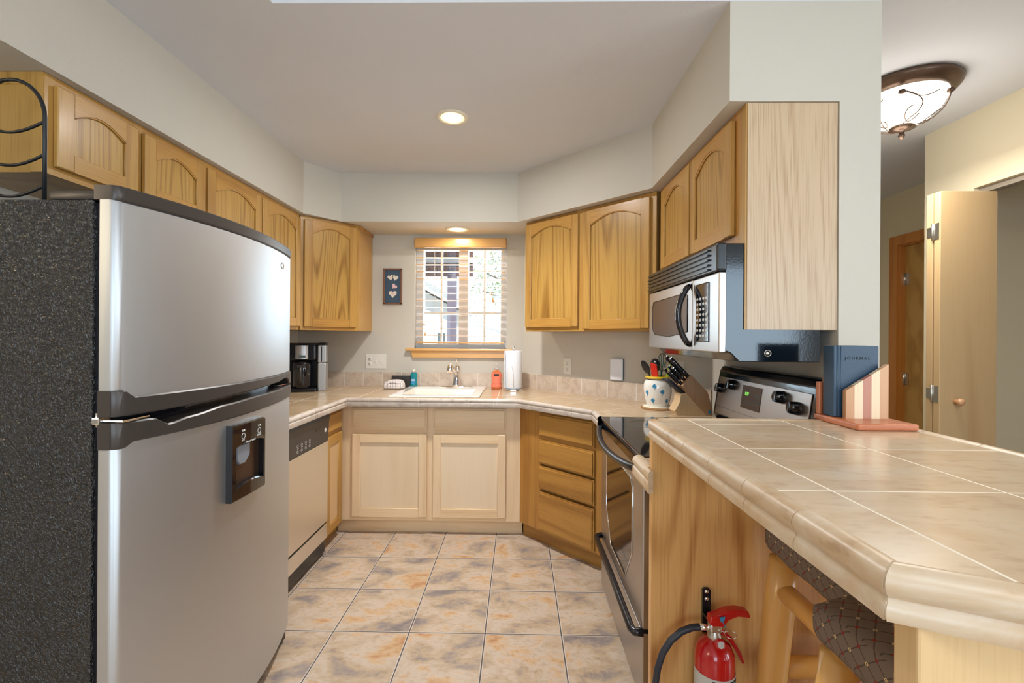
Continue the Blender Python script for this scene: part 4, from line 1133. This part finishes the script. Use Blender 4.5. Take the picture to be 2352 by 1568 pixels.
# rolled towel, block, detergent, soap, paper towels
w = thing('dish_towel', 'rolled white checked dish towel left of the sink', 'towel', (-.955, 3.47, ZT))
f = MB()
pts = [(-.075, .012), (-.068, .052), (-.03, .068), (.02, .070), (.06, .064), (.072, .04), (.075, .012), (.07, .002), (-.07, .002)]
f.prism(pts, 'Y', -.045, .045, bev=.012, seg=3, smooth=True); obj('towel_roll', f, 'towel', w, world=False)
f = MB(); f.tube([(-.05, -.047, .02), (-.04, -.048, .045), (0, -.048, .055), (.04, -.048, .045)], .0025, 6); obj('fold', f, 'towel', w, world=False)
f = MB(); f.box(-1.01, -.835, 3.58, 3.605, ZT, 1.005, bev=.004); tag(obj('cutting_board', f, 'dkgrey'), 'dark narrow board edge standing behind the rolled towel', 'board')
w = thing('detergent_bottle', 'small teal dish detergent bottle with white cap left of the sink', 'bottle', (-.826, 3.555, ZT + .010))
f = MB(); f.lathe([(0, 0), (.027, 0), (.030, .008), (.026, .035), (.024, .06), (.028, .085), (.024, .102), (.013, .112), (0, .113)], (0, 0, 0), 28, sy=.6); obj('bottle_body', f, 'tealliq', w, world=False)
f = MB(); f.lathe([(0, .112), (.013, .112), (.013, .130), (.010, .134), (0, .134)], (0, 0, 0), 20); obj('cap', f, 'white', w, world=False)
f = MB(); f.box(-.017, .017, -.0175, -.016, .02, .062); f.box(-.013, .013, -.0180, -.0170, .045, .056, 1); obj('label', f, ['blue', 'inkw'], w, world=False)
w = thing('soap_bottle', 'orange pump hand soap bottle beside the paper towels', 'soap bottle', (-.172, 3.50, ZT))
f = MB(); f.lathe([(0, 0), (.036, 0), (.040, .01), (.038, .04), (.034, .065), (.040, .10), (.036, .128), (.020, .142), (.014, .150), (0, .150)], (0, 0, 0), 32, sy=.62); obj('bottle_body', f, 'orangeliq', w, world=False)
f = MB(); f.lathe([(0, .148), (.015, .148), (.015, .163), (.006, .166), (.005, .185), (.014, .187), (.012, .198), (0, .20)], (0, 0, 0), 20); f.tube([(0, 0, .193), (-.012, -.02, .192), (-.016, -.032, .184)], .004, 8); obj('pump', f, 'clear', w, world=False)
f = MB(); f.lathe([(.0385, .045), (.0352, .065), (.0405, .10), (.037, .125)], (0, 0, 0), 32, sy=.63); f.box(-.020, .020, -.0275, -.024, .105, .119, 1); f.lathe([(.0415, .018), (.0395, .042)], (0, 0, 0), 32, sy=.63); obj('label', f, [plain('salmon_label', srgb(238, 130, 100), .5), 'ink'], w, world=False)
w = thing('paper_towel_holder', 'chrome upright paper towel stand right of the sink', 'paper towel holder', (-.040, 3.42, ZT))
f = MB(); f.lathe([(0, 0), (.076, 0), (.078, .006), (.070, .014), (.02, .018), (0, .018)], (0, 0, 0), 40); f.box(-.022, .022, -.076, -.06, .002, .018, bev=.003); obj('base', f, 'chrome', w, world=False)
f = MB(); f.tube([(0, 0, .015), (0, 0, .315)], .005, 12); f.lathe([(0, .31), (.008, .312), (.009, .325), (.007, .335), (0, .34)], (0, 0, 0), 16); obj('pole', f, 'chrome', w, world=False)
f = MB(); f.tube([(.004, -.070, .016), (-.004, -.070, .175), (-.010, -.070, .185), (-.014, -.070, .178)], .0022, 8); obj('tension_arm', f, 'chrome', w, world=False)
f = MB(); f.lathe([(.019, .02), (.062, .02), (.063, .022), (.063, .298), (.062, .30), (.019, .30), (.019, .02)], (-.040, 3.42, ZT), 48)
f.prism([(-.1035, 3.42), (-.108, 3.405), (-.109, 3.38), (-.104, 3.37), (-.1015, 3.40)], 'Z', ZT + .022, ZT + .298, smooth=False)
tag(obj('paper_towel_roll', f, 'paper'), 'full white paper towel roll on the chrome stand', 'paper towels')

# crock with utensils
qx, qy = .800, 2.620
w = thing('cork_trivet', 'round cork trivet under the utensil crock', 'trivet', (qx, qy, ZT))
f = MB(); f.lathe([(0, 0), (.092, 0), (.094, .003), (.092, .009), (0, .009)], (0, 0, 0), 40); obj('cork_base', f, 'cork', w, world=False)
f = MB(); f.lathe([(0, .009), (.084, .009), (.082, .014), (0, .014)], (0, 0, 0), 40); obj('tile_face', f, 'canwhite', w, world=False)
cz = ZT + .014
w = thing('utensil_crock', 'white ceramic crock with yellow rim and painted blue flowers', 'crock', (qx, qy, cz))
cp_ = [(0, 0), (.058, 0), (.062, .006), (.072, .05), (.078, .095), (.078, .12), (.072, .140), (.062, .152), (.062, .157)]
f = MB(); f.lathe(cp_ + [(.056, .157), (.056, .02), (0, .018)], (0, 0, 0), 48); obj('pot', f, 'porcelain', w, world=False)
f = MB(); f.lathe([(.061, .156), (.070, .162), (.071, .168), (.066, .172), (.057, .170), (.056, .158)], (0, 0, 0), 48); obj('rim', f, 'yellow', w, world=False)
f = MB(); f.lathe([(.0625, .150), (.0632, .153), (.0625, .156)], (0, 0, 0), 48); obj('rim_band', f, 'ink', w, world=False)
f = MB()
def rad(z):
    for (r0, z0), (r1, z1) in zip(cp_[1:], cp_[2:]):
        if z0 <= z <= z1: return r0 + (r1 - r0) * (z - z0) / (z1 - z0 + 1e-9)
    return .07
for a, z in ((-120, .118), (-88, .088), (-128, .038), (-62, .036), (-45, .125), (-20, .08), (-155, .08), (30, .06), (90, .1), (150, .06)):
    a = math.radians(a); f = MB()
    for da, dz in ((0, .008), (-.07, .001), (.07, .001), (0, -.006)):
        r = rad(z + dz) + .0005; aa = a + da
        f.lathe([(0, .001), (.0065, 0)], (0, 0, 0), 10, smooth=False, mat=Matrix.Translation((r * math.cos(aa), r * math.sin(aa), z + dz)) @ Matrix.Rotation(aa, 4, 'Z') @ Matrix.Rotation(PI / 2, 4, 'Y'))
    f.tube([(( rad(z)+.0005) * math.cos(a + .1), (rad(z)+.0005) * math.sin(a + .1), z - .004), ((rad(z-.02)+.001) * math.cos(a + .02), (rad(z-.02)+.001) * math.sin(a + .02), z - .022)], .0008, 4)
    obj('painted_flower', f, 'blue', w, world=False)
def utensil(name, label, base, tip, head, mat, rr=.005):
    w = thing(name, label, 'utensil', (qx + base[0], qy + base[1], cz + .022), 0)
    f = MB(); f.tube([(0, 0, 0), (tip[0] - base[0], tip[1] - base[1], tip[2])], rr, 8); obj('handle', f, mat if name != 'whisk' else 'teal', w, world=False)
    f = MB(); T = Vector((tip[0] - base[0], tip[1] - base[1], tip[2])); dirv = T.normalized()
    head(f, T, dirv); obj('head', f, mat, w, world=False)
    return w
def spoonhead(sx, sz, th, ya=0.0):
    def h(f, T, d):
        q = d.to_track_quat('Z', 'Y').to_matrix().to_4x4()
        f.lathe([(0, -1), (.5, -.86), (.86, -.5), (1, 0), (.86, .5), (.5, .86), (0, 1)], (0, 0, 0), 24, mat=Matrix.Translation(T + d * sz * .9) @ q @ Matrix.Rotation(ya, 4, 'Z') @ Matrix.Diagonal((sx, th, sz, 1)))
    return h
def slab(hw, hh, th, ya=0.0):
    def h(f, T, d):
        q = d.to_track_quat('Z', 'Y').to_matrix().to_4x4()
        f.prism([(-hw * .6, 0), (hw * .6, 0), (hw, hh * .35), (hw, hh), (-hw * .7, hh * 1.12), (-hw, hh * .35)], 'Y', -th, th, bev=.002, mat=Matrix.Translation(T) @ q @ Matrix.Rotation(ya, 4, 'Z'))
    return h
utensil('serving_spoon', 'black slotted serving spoon leaning left in the crock', (.03, .01), (-.055, -.01, .165), spoonhead(.024, .045, .006, .5), 'blk')
utensil('ladle', 'black deep ladle with a broad round bowl at the middle of the crock', (0, .03), (-.005, .03, .17), spoonhead(.040, .042, .026, .2), 'blk')
utensil('spatula', 'red silicone spatula standing in front of the black ladle', (.0, -.035), (-.025, -.045, .135), slab(.021, .085, .004, .3), 'redp')
utensil('spatula', 'lime green silicone turner at the right side of the crock', (.0, -.02), (.042, -.02, .135), slab(.030, .085, .003, -.1), 'lime')
def wh(f, T, d):
    for k in range(6):
        a = k * PI / 6
        pts = []
        for i in range(17):
            t = i / 16; s = math.sin(PI * t) ; c_ = (1 - math.cos(2 * PI * t)) / 2
            wv = .030 * math.sin(2 * PI * t) * (.5 + .5 * c_)
            pts.append(T + Vector((wv * math.cos(a), wv * math.sin(a), 0)) + d * (.11 * c_))
        f.tube(pts, .0015, 5)
utensil('whisk', 'teal balloon whisk standing at the back right of the crock', (.02, .02), (.030, .025, .17), wh, 'teal')

# knife block and knives
w = thing('knife_block', 'slanted wooden knife block beside the range', 'knife block', (.90, 2.43, ZT))
f = MB(); f.prism([(.833, .914), (.818, .935), (.832, .960), (.845, .985), (.848, 1.025), (.878, 1.03), (.985, .914)], 'Y', 2.385, 2.480, bev=.002); obj('foot', f, 'knifewoodl', w)
f = MB(); f.prism([(.853, 1.067), (.900, 1.126), (.985, 1.040), (.992, 1.022), (1.012, .950), (1.012, .914), (.985, .914), (.878, 1.03)], 'Y', 2.378, 2.487, bev=.002); bl = obj('slotted_body', f, 'knifewood', w)
f = MB(); f.box(.990, 1.004, 2.3765, 2.3785, .925, .941, bev=.0005); obj('maker_plate', f, 'blue', bl)
kd = Vector((-.70, 0, .714)).normalized(); kt = Vector((.047, 0, .059)).normalized()
def knife(p, ln, wd, label):
    w = thing('kitchen_knife', label, 'knife', tuple(p), 0, 'black handled knives in the block')
    T = frame_mat((0, 0, 0), tuple(kt), (0, 1, 0))
    T = Matrix((kt, Vector((0, 1, 0)), kd)).transposed().to_4x4()
    f = MB(); f.box(-wd, wd, -.0075, .0075, -.004, ln, bev=.005, seg=3, smooth=True, mat=T); h = obj('handle', f, 'blkg', w, world=False)
    f = MB(); f.box(-wd * .9, wd * .9, -.0085, .0085, ln - .006, ln + .003, bev=.002, mat=T)
    for u in (.25, .8): f.lathe([(0, .001), (.003, .0008)], (0, 0, 0), 8, smooth=False, mat=Matrix.Translation(T.to_3x3() @ Vector((0, -.0078, ln * u))) @ Matrix.Rotation(PI / 2, 4, 'X'))
    obj('steel_cap', f, 'chrome', h, world=False)
c0 = Vector((.853, 0, 1.067)); e = Vector((.047, 0, .059))
names = {(0, 0): 'knife handle at the lower front slot of the block', (0, 1): 'knife handle at the lower back slot of the block', (1, 0): 'knife handle at the middle front slot of the block',
         (1, 1): 'knife handle at the middle back slot of the block', (2, 0): 'largest knife handle at the top front slot of the block', (2, 1): 'knife handle at the top back slot of the block'}
for (i, j), nm in names.items():
    p = c0 + e * (.16 + .34 * i) + Vector((0, 2.405 + .052 * j, 0))
    knife(p, (.098, .092, .135)[i] + .008 * j, (.009, .008, .011)[i], 'black ' + nm)
for j in range(4):
    w = thing('steak_knife', 'dark blue steak knife handle in the low row of the block foot', 'knife', (.872, 2.398 + j * .022, 1.03), 0, 'steak knives in the block foot')
    f = MB(); f.tube([(0, 0, -.003), (-.035, 0, .028), (-.075, 0, .062), (-.092, 0, .070)], [.0085, .009, .0085, .0065], 10); h = obj('handle', f, 'rubber', w, world=False)
    f = MB()
    for x, z in ((-.012, .008), (-.035, .028), (-.062, .050)): f.lathe([(0, .002), (.0035, .0008)], (x, -.0085, z), 8, mat=None)
    obj('rivets', f, 'chrome', h, world=False)

# ================================================================== plates and pictures on the walls
def plate(name, label, mat_w, w_, h_, gangs, group=None):
    w = thing(name, label, 'outlet' if 'switch' not in name else 'switch plate', (0, 0, 0), 0, group)
    w.matrix_world = mat_w; w.location = mat_w.to_translation(); w.rotation_euler = mat_w.to_euler()
    ROOT[w.name] = mat_w
    f = MB(); f.box(-w_ / 2, w_ / 2, -.006, 0, -h_ / 2, h_ / 2, bev=.002); obj('cover_plate', f, 'white', w, world=False)
    for x, kind in gangs:
        if kind == 'o':
            for z in (.020, -.020):
                f = MB(); f.lathe([(0, .003), (.015, .0025), (.016, 0)], (0, 0, 0), 20, sx=.9, mat=Matrix.Translation((x, -.006, z)) @ Matrix.Rotation(PI / 2, 4, 'X')); s = obj('socket', f, 'white', w, world=False)
                f = MB()
                f.box(x - .0065, x - .0045, -.0095, -.0085, z - .001, z + .007); f.box(x + .0045, x + .0065, -.0095, -.0085, z, z + .006); f.lathe([(0, .0012), (.0025, .001)], (0, 0, 0), 8, mat=Matrix.Translation((x, -.0085, z - .007)) @ Matrix.Rotation(PI / 2, 4, 'X'))
                obj('slots', f, 'ink', s, world=False)
        else:
            f = MB(); f.box(x - .006, x + .006, -.0075, -.005, -.013, .013); f.box(x - .004, x + .004, -.017, -.006, .0, .008, bev=.001); obj('toggle', f, 'white', w, world=False)
plate('switch_plate', 'white wall plate with one outlet and two toggle switches left of the sink', Matrix.Translation((-1.152, WY, 1.114)), .166, .116, [(-.046, 'o'), (0, 's'), (.046, 's')])
dR = Matrix.Rotation(-PI / 4, 4, 'Z')
plate('wall_outlet', 'white double outlet on the diagonal wall under the large cabinet', Matrix.Translation((.358, 3.675 - .358, 1.107)) @ dR, .072, .118, [(0, 'o')], 'wall outlets')
plate('wall_outlet', 'white outlet mostly hidden behind the knife handles', Matrix.Translation((.955, 3.675 - .955, 1.12)) @ dR, .072, .118, [(0, 'o')], 'wall outlets')
w = thing('wall_box', 'rounded white control box mounted on the diagonal wall left of the crock', 'wall box', (.658, 3.675 - .658, 1.108), -PI / 4)
f = MB(); f.box(-.047, .047, -.026, -.006, -.072, .072, bev=.009, seg=3); obj('cover', f, 'boxw', w, world=False)
f = MB(); f.box(-.044, .050, -.008, 0, -.070, .070, bev=.003); obj('back_shell', f, 'lcd', w, world=False)

w = thing('picture_frame', 'small wood framed picture of three paper hearts on blue left of the window', 'picture', (-1.017, WY, 1.718))
f = MB(); a, c = .075, .143
f.box(-a, -a + .012, -.018, 0, -c, c, bev=.002); f.box(a - .012, a, -.018, 0, -c, c, bev=.002); f.box(-a, a, -.018, 0, -c, -c + .012, bev=.002); f.box(-a, a, -.018, 0, c - .012, c, bev=.002)
obj('frame', f, 'framewood', w, world=False)
f = MB(); f.box(-a + .012, a - .012, -.008, -.002, -c + .012, c - .012); obj('backing', f, plain('slate_blue_mat', srgb(62, 84, 104), .7), w, world=False)
def heart(cx, cz, s, r=0.0):
    P = []
    for i in range(28):
        t = 2 * PI * i / 28
        x = 16 * math.sin(t) ** 3 / 17; z = (13 * math.cos(t) - 5 * math.cos(2 * t) - 2 * math.cos(3 * t) - math.cos(4 * t)) / 17
        P.append((cx + s * (x * math.cos(r) - z * math.sin(r)), cz + s * (x * math.sin(r) + z * math.cos(r))))
    return P
cream = plain('cream_paper', srgb(226, 216, 200), .8); pink = plain('pink_print_paper', srgb(226, 190, 190), .8, var=.15, vscale=90)
for P, m_ in (((-.019, .072, .026, .2), cream), ((.020, .070, .026, -.2), cream), ((.012, .000, .024, -.7), pink), ((.0, -.060, .034, 0), cream), ((.002, -.054, .012, 0), pink)):
    f = MB(); f.prism(heart(*P), 'Y', -.0105 - (.001 if P[2] < .015 else 0), -.0075); obj('paper_heart', f, m_, w, world=False)

# ================================================================== journal and its stand on the bar
w = thing('book_stand', 'striped two-tone wooden book stand on a cherry base on the bar', 'book stand', (1.01, 1.32, 1.067))
f = MB(); f.box(.932, 1.100, 1.258, 1.445, 1.0675, 1.086, bev=.005, seg=3); obj('base_board', f, 'cherry', w)
cols = ['tan', 'maple', 'walnutp', 'maple', 'tan']
x0, x1 = .962, 1.085
def ztop(x): return 1.168 + (x - x0) / (x1 - x0) * .078
for k, cm in enumerate(cols):
    a = x0 + (x1 - x0) * k / 5; c = x0 + (x1 - x0) * (k + 1) / 5
    f = MB(); f.prism([(a, 1.086), (c, 1.086), (c, ztop(c)), (a, ztop(a))], 'Y', 1.345, 1.359); obj('front_strip', f, cm, w)
f = MB(); f.box(.935, .955, 1.425, 1.440, 1.086, 1.186, bev=.002); f.box(.955, 1.07, 1.425, 1.440, 1.086, 1.20, bev=.002); obj('back_board', f, 'cherry', w)
w = thing('journal', 'navy hardback journal with embossed title standing in the wooden stand', 'book', (1.0, 1.39, 1.088))
f = MB(); f.box(.940, .952, 1.366, 1.414, 1.0875, 1.300, bev=.002); f.box(.952, 1.072, 1.366, 1.371, 1.0875, 1.300, bev=.001); f.box(.952, 1.072, 1.409, 1.414, 1.0875, 1.300, bev=.001)
f.tube([(.960, 1.366, 1.09), (.960, 1.366, 1.298)], .0016, 6); f.tube([(.950, 1.367, 1.09), (.950, 1.367, 1.298)], .0025, 6)
obj('cover', f, 'book', w)
f = MB(); f.box(.952, 1.068, 1.371, 1.409, 1.0895, 1.297); obj('pages', f, 'paper', w)
f = MB(); add_text(f, 'J O U R N A L', .0125, frame_mat((1.010, 1.3655, 1.262), (1, 0, 0), (0, 0, 1))); obj('title', f, 'ink', w)

# ================================================================== fire extinguisher
ex, ey = .566, 1.306
w = thing('fire_extinguisher', 'red fire extinguisher with black hose hung on the bar end panel', 'fire extinguisher', (ex, ey, 0))
f = MB(); f.lathe([(0, .14), (.045, .14), (.054, .15), (.0545, .40), (.052, .425), (.042, .447), (.024, .460), (.016, .463), (.016, .470), (0, .470)], (ex, ey, 0), 48); obj('cylinder', f, 'red', w)
f = MB(); f.lathe([(.0552, .17), (.0552, .378)], (ex, ey, 0), 48); lb = obj('label', f, 'label', w)
f = MB()
def onc(a, z, off=.0558): return Matrix.Translation((ex + off * math.cos(a), ey + off * math.sin(a), z)) @ Matrix.Rotation(a + PI / 2, 4, 'Z') @ Matrix.Rotation(PI / 2, 4, 'X')
n = 20
bb = bmesh.new(); prev = None
for i in range(n + 1):
    a = math.radians(-118 + 92 * i / n)
    v = [bb.verts.new((ex + .0555 * math.cos(a), ey + .0555 * math.sin(a), z)) for z in (.17, .372)]
    if prev: bb.faces.new((prev[0], v[0], v[1], prev[1]))
    prev = v
f._merge(bb, 0, True); lk = obj('instruction_panel', f, 'ink', lb)
f = MB()
def wrap(s, size, z, a0):
    step = size * .62 / .056
    for i, ch in enumerate(s):
        if ch != ' ': add_text(f, ch, size, onc(a0 + (i - len(s) / 2) * step, z, .0560))
wrap('INSTRUCTIONS', .0085, .364, math.radians(-72)); wrap('CONSIGNES / INSTRUCCIONES', .0055, .3555, math.radians(-72))
for k in range(6):
    wrap(['1 PULL PIN', '  TIRER', '2 AIM LOW', '  VISER', '3 SQUEEZE', '4 SWEEP'][k], .0065, .342 - k * .013, math.radians(-88))
obj('printed_words', f, 'inkw', lk)
f = MB(); f.lathe([(.017, .455), (.020, .466), (.020, .475), (.014, .485), (.014, .505), (0, .508)], (ex, ey, 0), 24); f.box(ex - .016, ex + .016, ey - .014, ey + .014, .482, .506, bev=.004); obj('valve', f, 'hinge', w)
f = MB(); f.lathe([(0, .012), (.013, .012), (.015, .008), (.015, 0), (0, 0)], (0, 0, 0), 24, mat=Matrix.Translation((ex + .004, ey - .020, .458)) @ Matrix.Rotation(PI / 2 - .35, 4, 'X')); obj('gauge_rim', f, 'red', w)
f = MB(); f.lathe([(0, .0145), (.009, .0135)], (0, 0, 0), 20, mat=Matrix.Translation((ex + .004, ey - .020, .458)) @ Matrix.Rotation(PI / 2 - .35, 4, 'X')); obj('gauge_face', f, 'label', w)
f = MB()
f.prism([(ex - .020, .510), (ex - .016, .528), (ex + .005, .534), (ex + .030, .546), (ex + .060, .549), (ex + .090, .545), (ex + .096, .527), (ex + .060, .530), (ex + .035, .520), (ex + .020, .500), (ex - .012, .500)], 'Y', ey - .014, ey + .014, bev=.003); obj('carry_handle', f, 'red', w)
f = MB(); f.prism([(ex + .006, .498), (ex + .020, .492), (ex + .045, .470), (ex + .072, .425), (ex + .082, .395), (ex + .074, .395), (ex + .060, .425), (ex + .035, .462), (ex + .006, .484)], 'Y', ey - .010, ey + .010, bev=.002); obj('squeeze_lever', f, 'red', w)
f = MB(); f.tube([(ex + .036 + .017 * math.cos(a), ey - .020 - .004 * math.sin(a), .484 + .013 * math.sin(a) - .004 * math.cos(a)) for a in [k * PI / 12 for k in range(24)]], .0012, 6, closed=True); f.tube([(ex + .02, ey - .02, .49), (ex - .01, ey - .005, .496)], .0015, 6); obj('pull_ring', f, 'chrome', w)
f = MB(); f.prism([(ex + .006, .530), (ex + .022, .532), (ex + .018, .520), (ex + .010, .518)], 'Y', ey - .018, ey - .015); f.tube([(ex + .014, ey - .017, .520), (ex + .024, ey - .020, .500)], .0013, 5); obj('seal_tag', f, 'blue', w)
f = MB(); f.tube([(ex - .010, ey, .492), (ex - .045, ey, .492)], .0085, 16); obj('hose_fitting', f, 'chrome', w)
f = MB(); f.tube([(ex - .043, ey, .492), (ex - .065, ey, .490), (ex - .095, ey, .478), (ex - .125, ey, .452), (ex - .148, ey, .415), (ex - .162, ey, .37), (ex - .170, ey, .31), (ex - .165, ey, .24), (ex - .150, ey, .18), (ex - .135, ey, .13)], .0095, 14); obj('hose', f, 'rubber', w)
w2 = MB(); w2.prism([(ex - .012, .44), (ex + .012, .44), (ex + .012, .566), (ex + .006, .572), (ex - .006, .572), (ex - .012, .566)], 'Y', 1.362, 1.370); w2.box(ex - .012, ex + .012, ey + .012, 1.366, .497, .502)
br_ = obj('wall_bracket', w2, 'blk', w)
f = MB()
for z in (.562, .540): f.lathe([(0, .003), (.0045, .002), (.006, 0)], (0, 0, 0), 14, mat=Matrix.Translation((ex, 1.362, z)) @ Matrix.Rotation(PI / 2, 4, 'X'))
obj('screws', f, 'chrome', br_)

# ================================================================== log stools
def make_stool(loc, rz, label):
    w = thing('bar_stool', label, 'stool', loc, rz, 'log stools under the bar')
    hs, zt = .172, .826
    # cushion: gently domed square pad, fabric pulled over the edge
    b = bmesh.new(); n = 18
    top = []
    def ss(u): return u
    for i in range(n + 1):
        row = []
        for j in range(n + 1):
            u = -1 + 2 * i / n; v = -1 + 2 * j / n
            e = max(abs(u), abs(v))
            z = zt - .004 - .014 * (abs(u) ** 4 + abs(v) ** 4) + .006 * math.cos(u * 1.5) * math.cos(v * 1.5)
            k = 1 - .05 * (abs(u) * abs(v)) ** 3
            row.append(b.verts.new((u * hs * k, v * hs * k, z)))
        top.append(row)
    for i in range(n):
        for j in range(n):
            b.faces.new((top[i][j], top[i + 1][j], top[i + 1][j + 1], top[i][j + 1]))
    loop = [top[i][0] for i in range(n)] + [top[n][j] for j in range(n)] + [top[n - i][n] for i in range(n)] + [top[0][n - j] for j in range(n)]
    prevl = loop
    for dz, k in ((-.012, 1.03), (-.035, 1.035), (-.060, 1.03), (-.074, 1.0)):
        cur = [b.verts.new((v.co.x * k / (1 if prevl is loop else 1), v.co.y * k, zt - .018 + dz + .002 * math.sin(q * .9))) for q, v in enumerate(loop)]
        for q in range(len(loop)):
            r = (q + 1) % len(loop)
            b.faces.new((prevl[q], cur[q], cur[r], prevl[r]))
        prevl = cur
    b.faces.new(prevl)
    bmesh.ops.recalc_face_normals(b, faces=b.faces[:])
    f = MB(); f._merge(b, 0, True); obj('seat_cushion', f, 'fabric', w, world=False)
    f = MB(); f.box(-.150, .150, -.150, .150, .712, .736, bev=.004); obj('seat_board', f, 'pineh', w, world=False)
    top_, bot = .135, .178
    def at(sx, sy, z):
        t = (.714 - z) / .714
        r = top_ + (bot - top_) * t
        return Vector((sx * r, sy * r, z))
    for sx in (-1, 1):
        for sy in (-1, 1):
            f = MB(); pts = [at(sx, sy, z) for z in (.713, .56, .38, .2, .0)]
            pts[-1].z = .002
            f.tube(pts, [.036, .039, .038, .040, .037], 16); obj('leg', f, 'pine', w, world=False)
    for sx in (-1, 1):
        f = MB(); a, c = at(sx, -1, .632), at(sx, 1, .632); a.y -= .02; c.y += .02; f.tube([a, c], .026, 14); obj('rung', f, 'pineh', w, world=False)
    for sy in (-1, 1):
        f = MB(); a, c = at(-1, sy, .405), at(1, sy, .405); f.tube([a, c], .028, 14); obj('rung', f, 'pineh', w, world=False)
    return w
s1 = make_stool((.868, 1.122, 0), 0, 'log stool with dotted cushion nearer the extinguisher panel, far one of the pair')
s2 = dup(s1, (.768, .752, 0), math.radians(5), 'log stool with dotted cushion under the clipped corner of the bar')

# ================================================================== outside the kitchen window
GZ = -.5
b = MB(); b.box(-16, 16, 3.95, 30, GZ - .1, GZ); g = struct('ground', b, plain('yard_ground', srgb(176, 166, 146), .95, var=.2, vscale=3))
w = thing('neighbor_house', 'pale sided house with grey roof and two windows seen through the left sash', 'house', (-3.6, 12.5, GZ))
f = MB(); f.box(-8.5, -1.6, 12, 17, GZ, 2.0); f.prism([(-8.5, 2.0), (-1.6, 2.0), (-5.05, 3.9)], 'Y', 12.02, 16.98); obj('walls', f, plain('pale_siding', srgb(234, 234, 228), .8), w)
f = MB(); f.prism([(-8.9, 1.92), (-5.05, 4.05), (-1.2, 1.92), (-1.2, 2.06), (-5.05, 4.22), (-8.9, 2.06)], 'Y', 11.6, 17.3); obj('roof', f, plain('grey_shingles', srgb(190, 196, 196), .9), w)
for x in (-2.75, -2.05):
    f = MB(); f.box(x - .14, x + .14, 11.97, 12.0, .85, 1.45); wf = obj('window_trim', f, 'vinyl', w)
    f = MB(); f.box(x - .10, x + .10, 11.95, 11.98, .9, 1.4); obj('window_pane', f, 'lcd', wf)
w = thing('porch', 'brown boarded porch roof on a grey post outside the left sash', 'porch', (-.9, 5.6, GZ))
f = MB(); f.box(-3.2, -.62, 4.3, 6.4, 2.62, 2.70); f.box(-3.2, -.62, 5.95, 6.05, 2.12, 2.62)
for k in range(16): f.box(-3.18 + k * .16, -3.17 + k * .16, 5.94, 5.951, 2.12, 2.62)
obj('roof_boards', f, plain('maroon_boards', srgb(112, 76, 72), .8), w)
f = MB(); f.box(-3.2, -.60, 5.90, 5.95, 2.28, 2.34); f.box(-3.2, 1.2, 6.05, 6.15, 2.60, 2.72); obj('fascia', f, 'vinyl', w)
f = MB(); f.box(-.945, -.835, 5.94, 6.05, GZ, 2.62); obj('post', f, plain('grey_post', srgb(134, 126, 144), .8), w)
def make_tree(x, y, h, r, seed, label, green):
    rnd = random.Random(seed)
    w = thing('tree', label, 'tree', (x, y, GZ), 0, 'trees beyond the kitchen window')
    f = MB(); f.tube([(0, 0, 0), (.05, 0, h * .35), (-.04, .05, h * .65), (0, 0, h * .95)], [.10, .08, .05, .02], 10)
    for k in range(9):
        a = rnd.random() * 6.28; z = h * (.3 + .07 * k)
        f.tube([(0, 0, z), (r * .45 * math.cos(a), r * .45 * math.sin(a), z + .25), (r * .8 * math.cos(a), r * .8 * math.sin(a), z + .35)], [.03, .02, .01], 6)
    obj('trunk', f, plain('bark', srgb(120, 104, 92), .9), w, world=False)
    b = bmesh.new()
    for k in range(3600):
        a = rnd.random() * 6.28; z = h * (.28 + .74 * rnd.random()); rr = r * math.sqrt(rnd.random()) * (1.05 - abs(z / h - .55))
        c = Vector((rr * math.cos(a), rr * math.sin(a), z))
        d = Vector((rnd.uniform(-1, 1), rnd.uniform(-1, 1), rnd.uniform(-1, 1))).normalized(); e = d.orthogonal().normalized(); s_ = rnd.uniform(.02, .05)
        vs_ = [b.verts.new(c + d * s_), b.verts.new(c + e * s_ * .5), b.verts.new(c - d * s_), b.verts.new(c - e * s_ * .5)]
        b.faces.new(vs_)
    f = MB(); f._merge(b, 0, False); obj('foliage', f, plain('leaves_' + str(seed), green, .7, var=.3, vscale=2), w, world=False)
make_tree(.0, 9.2, 4.6, 1.1, 3, 'leafy light green tree seen through the right sash', srgb(186, 204, 160))
make_tree(-.5, 19.0, 4.0, 1.2, 5, 'smaller distant tree seen beside the middle window bar', srgb(190, 206, 170))
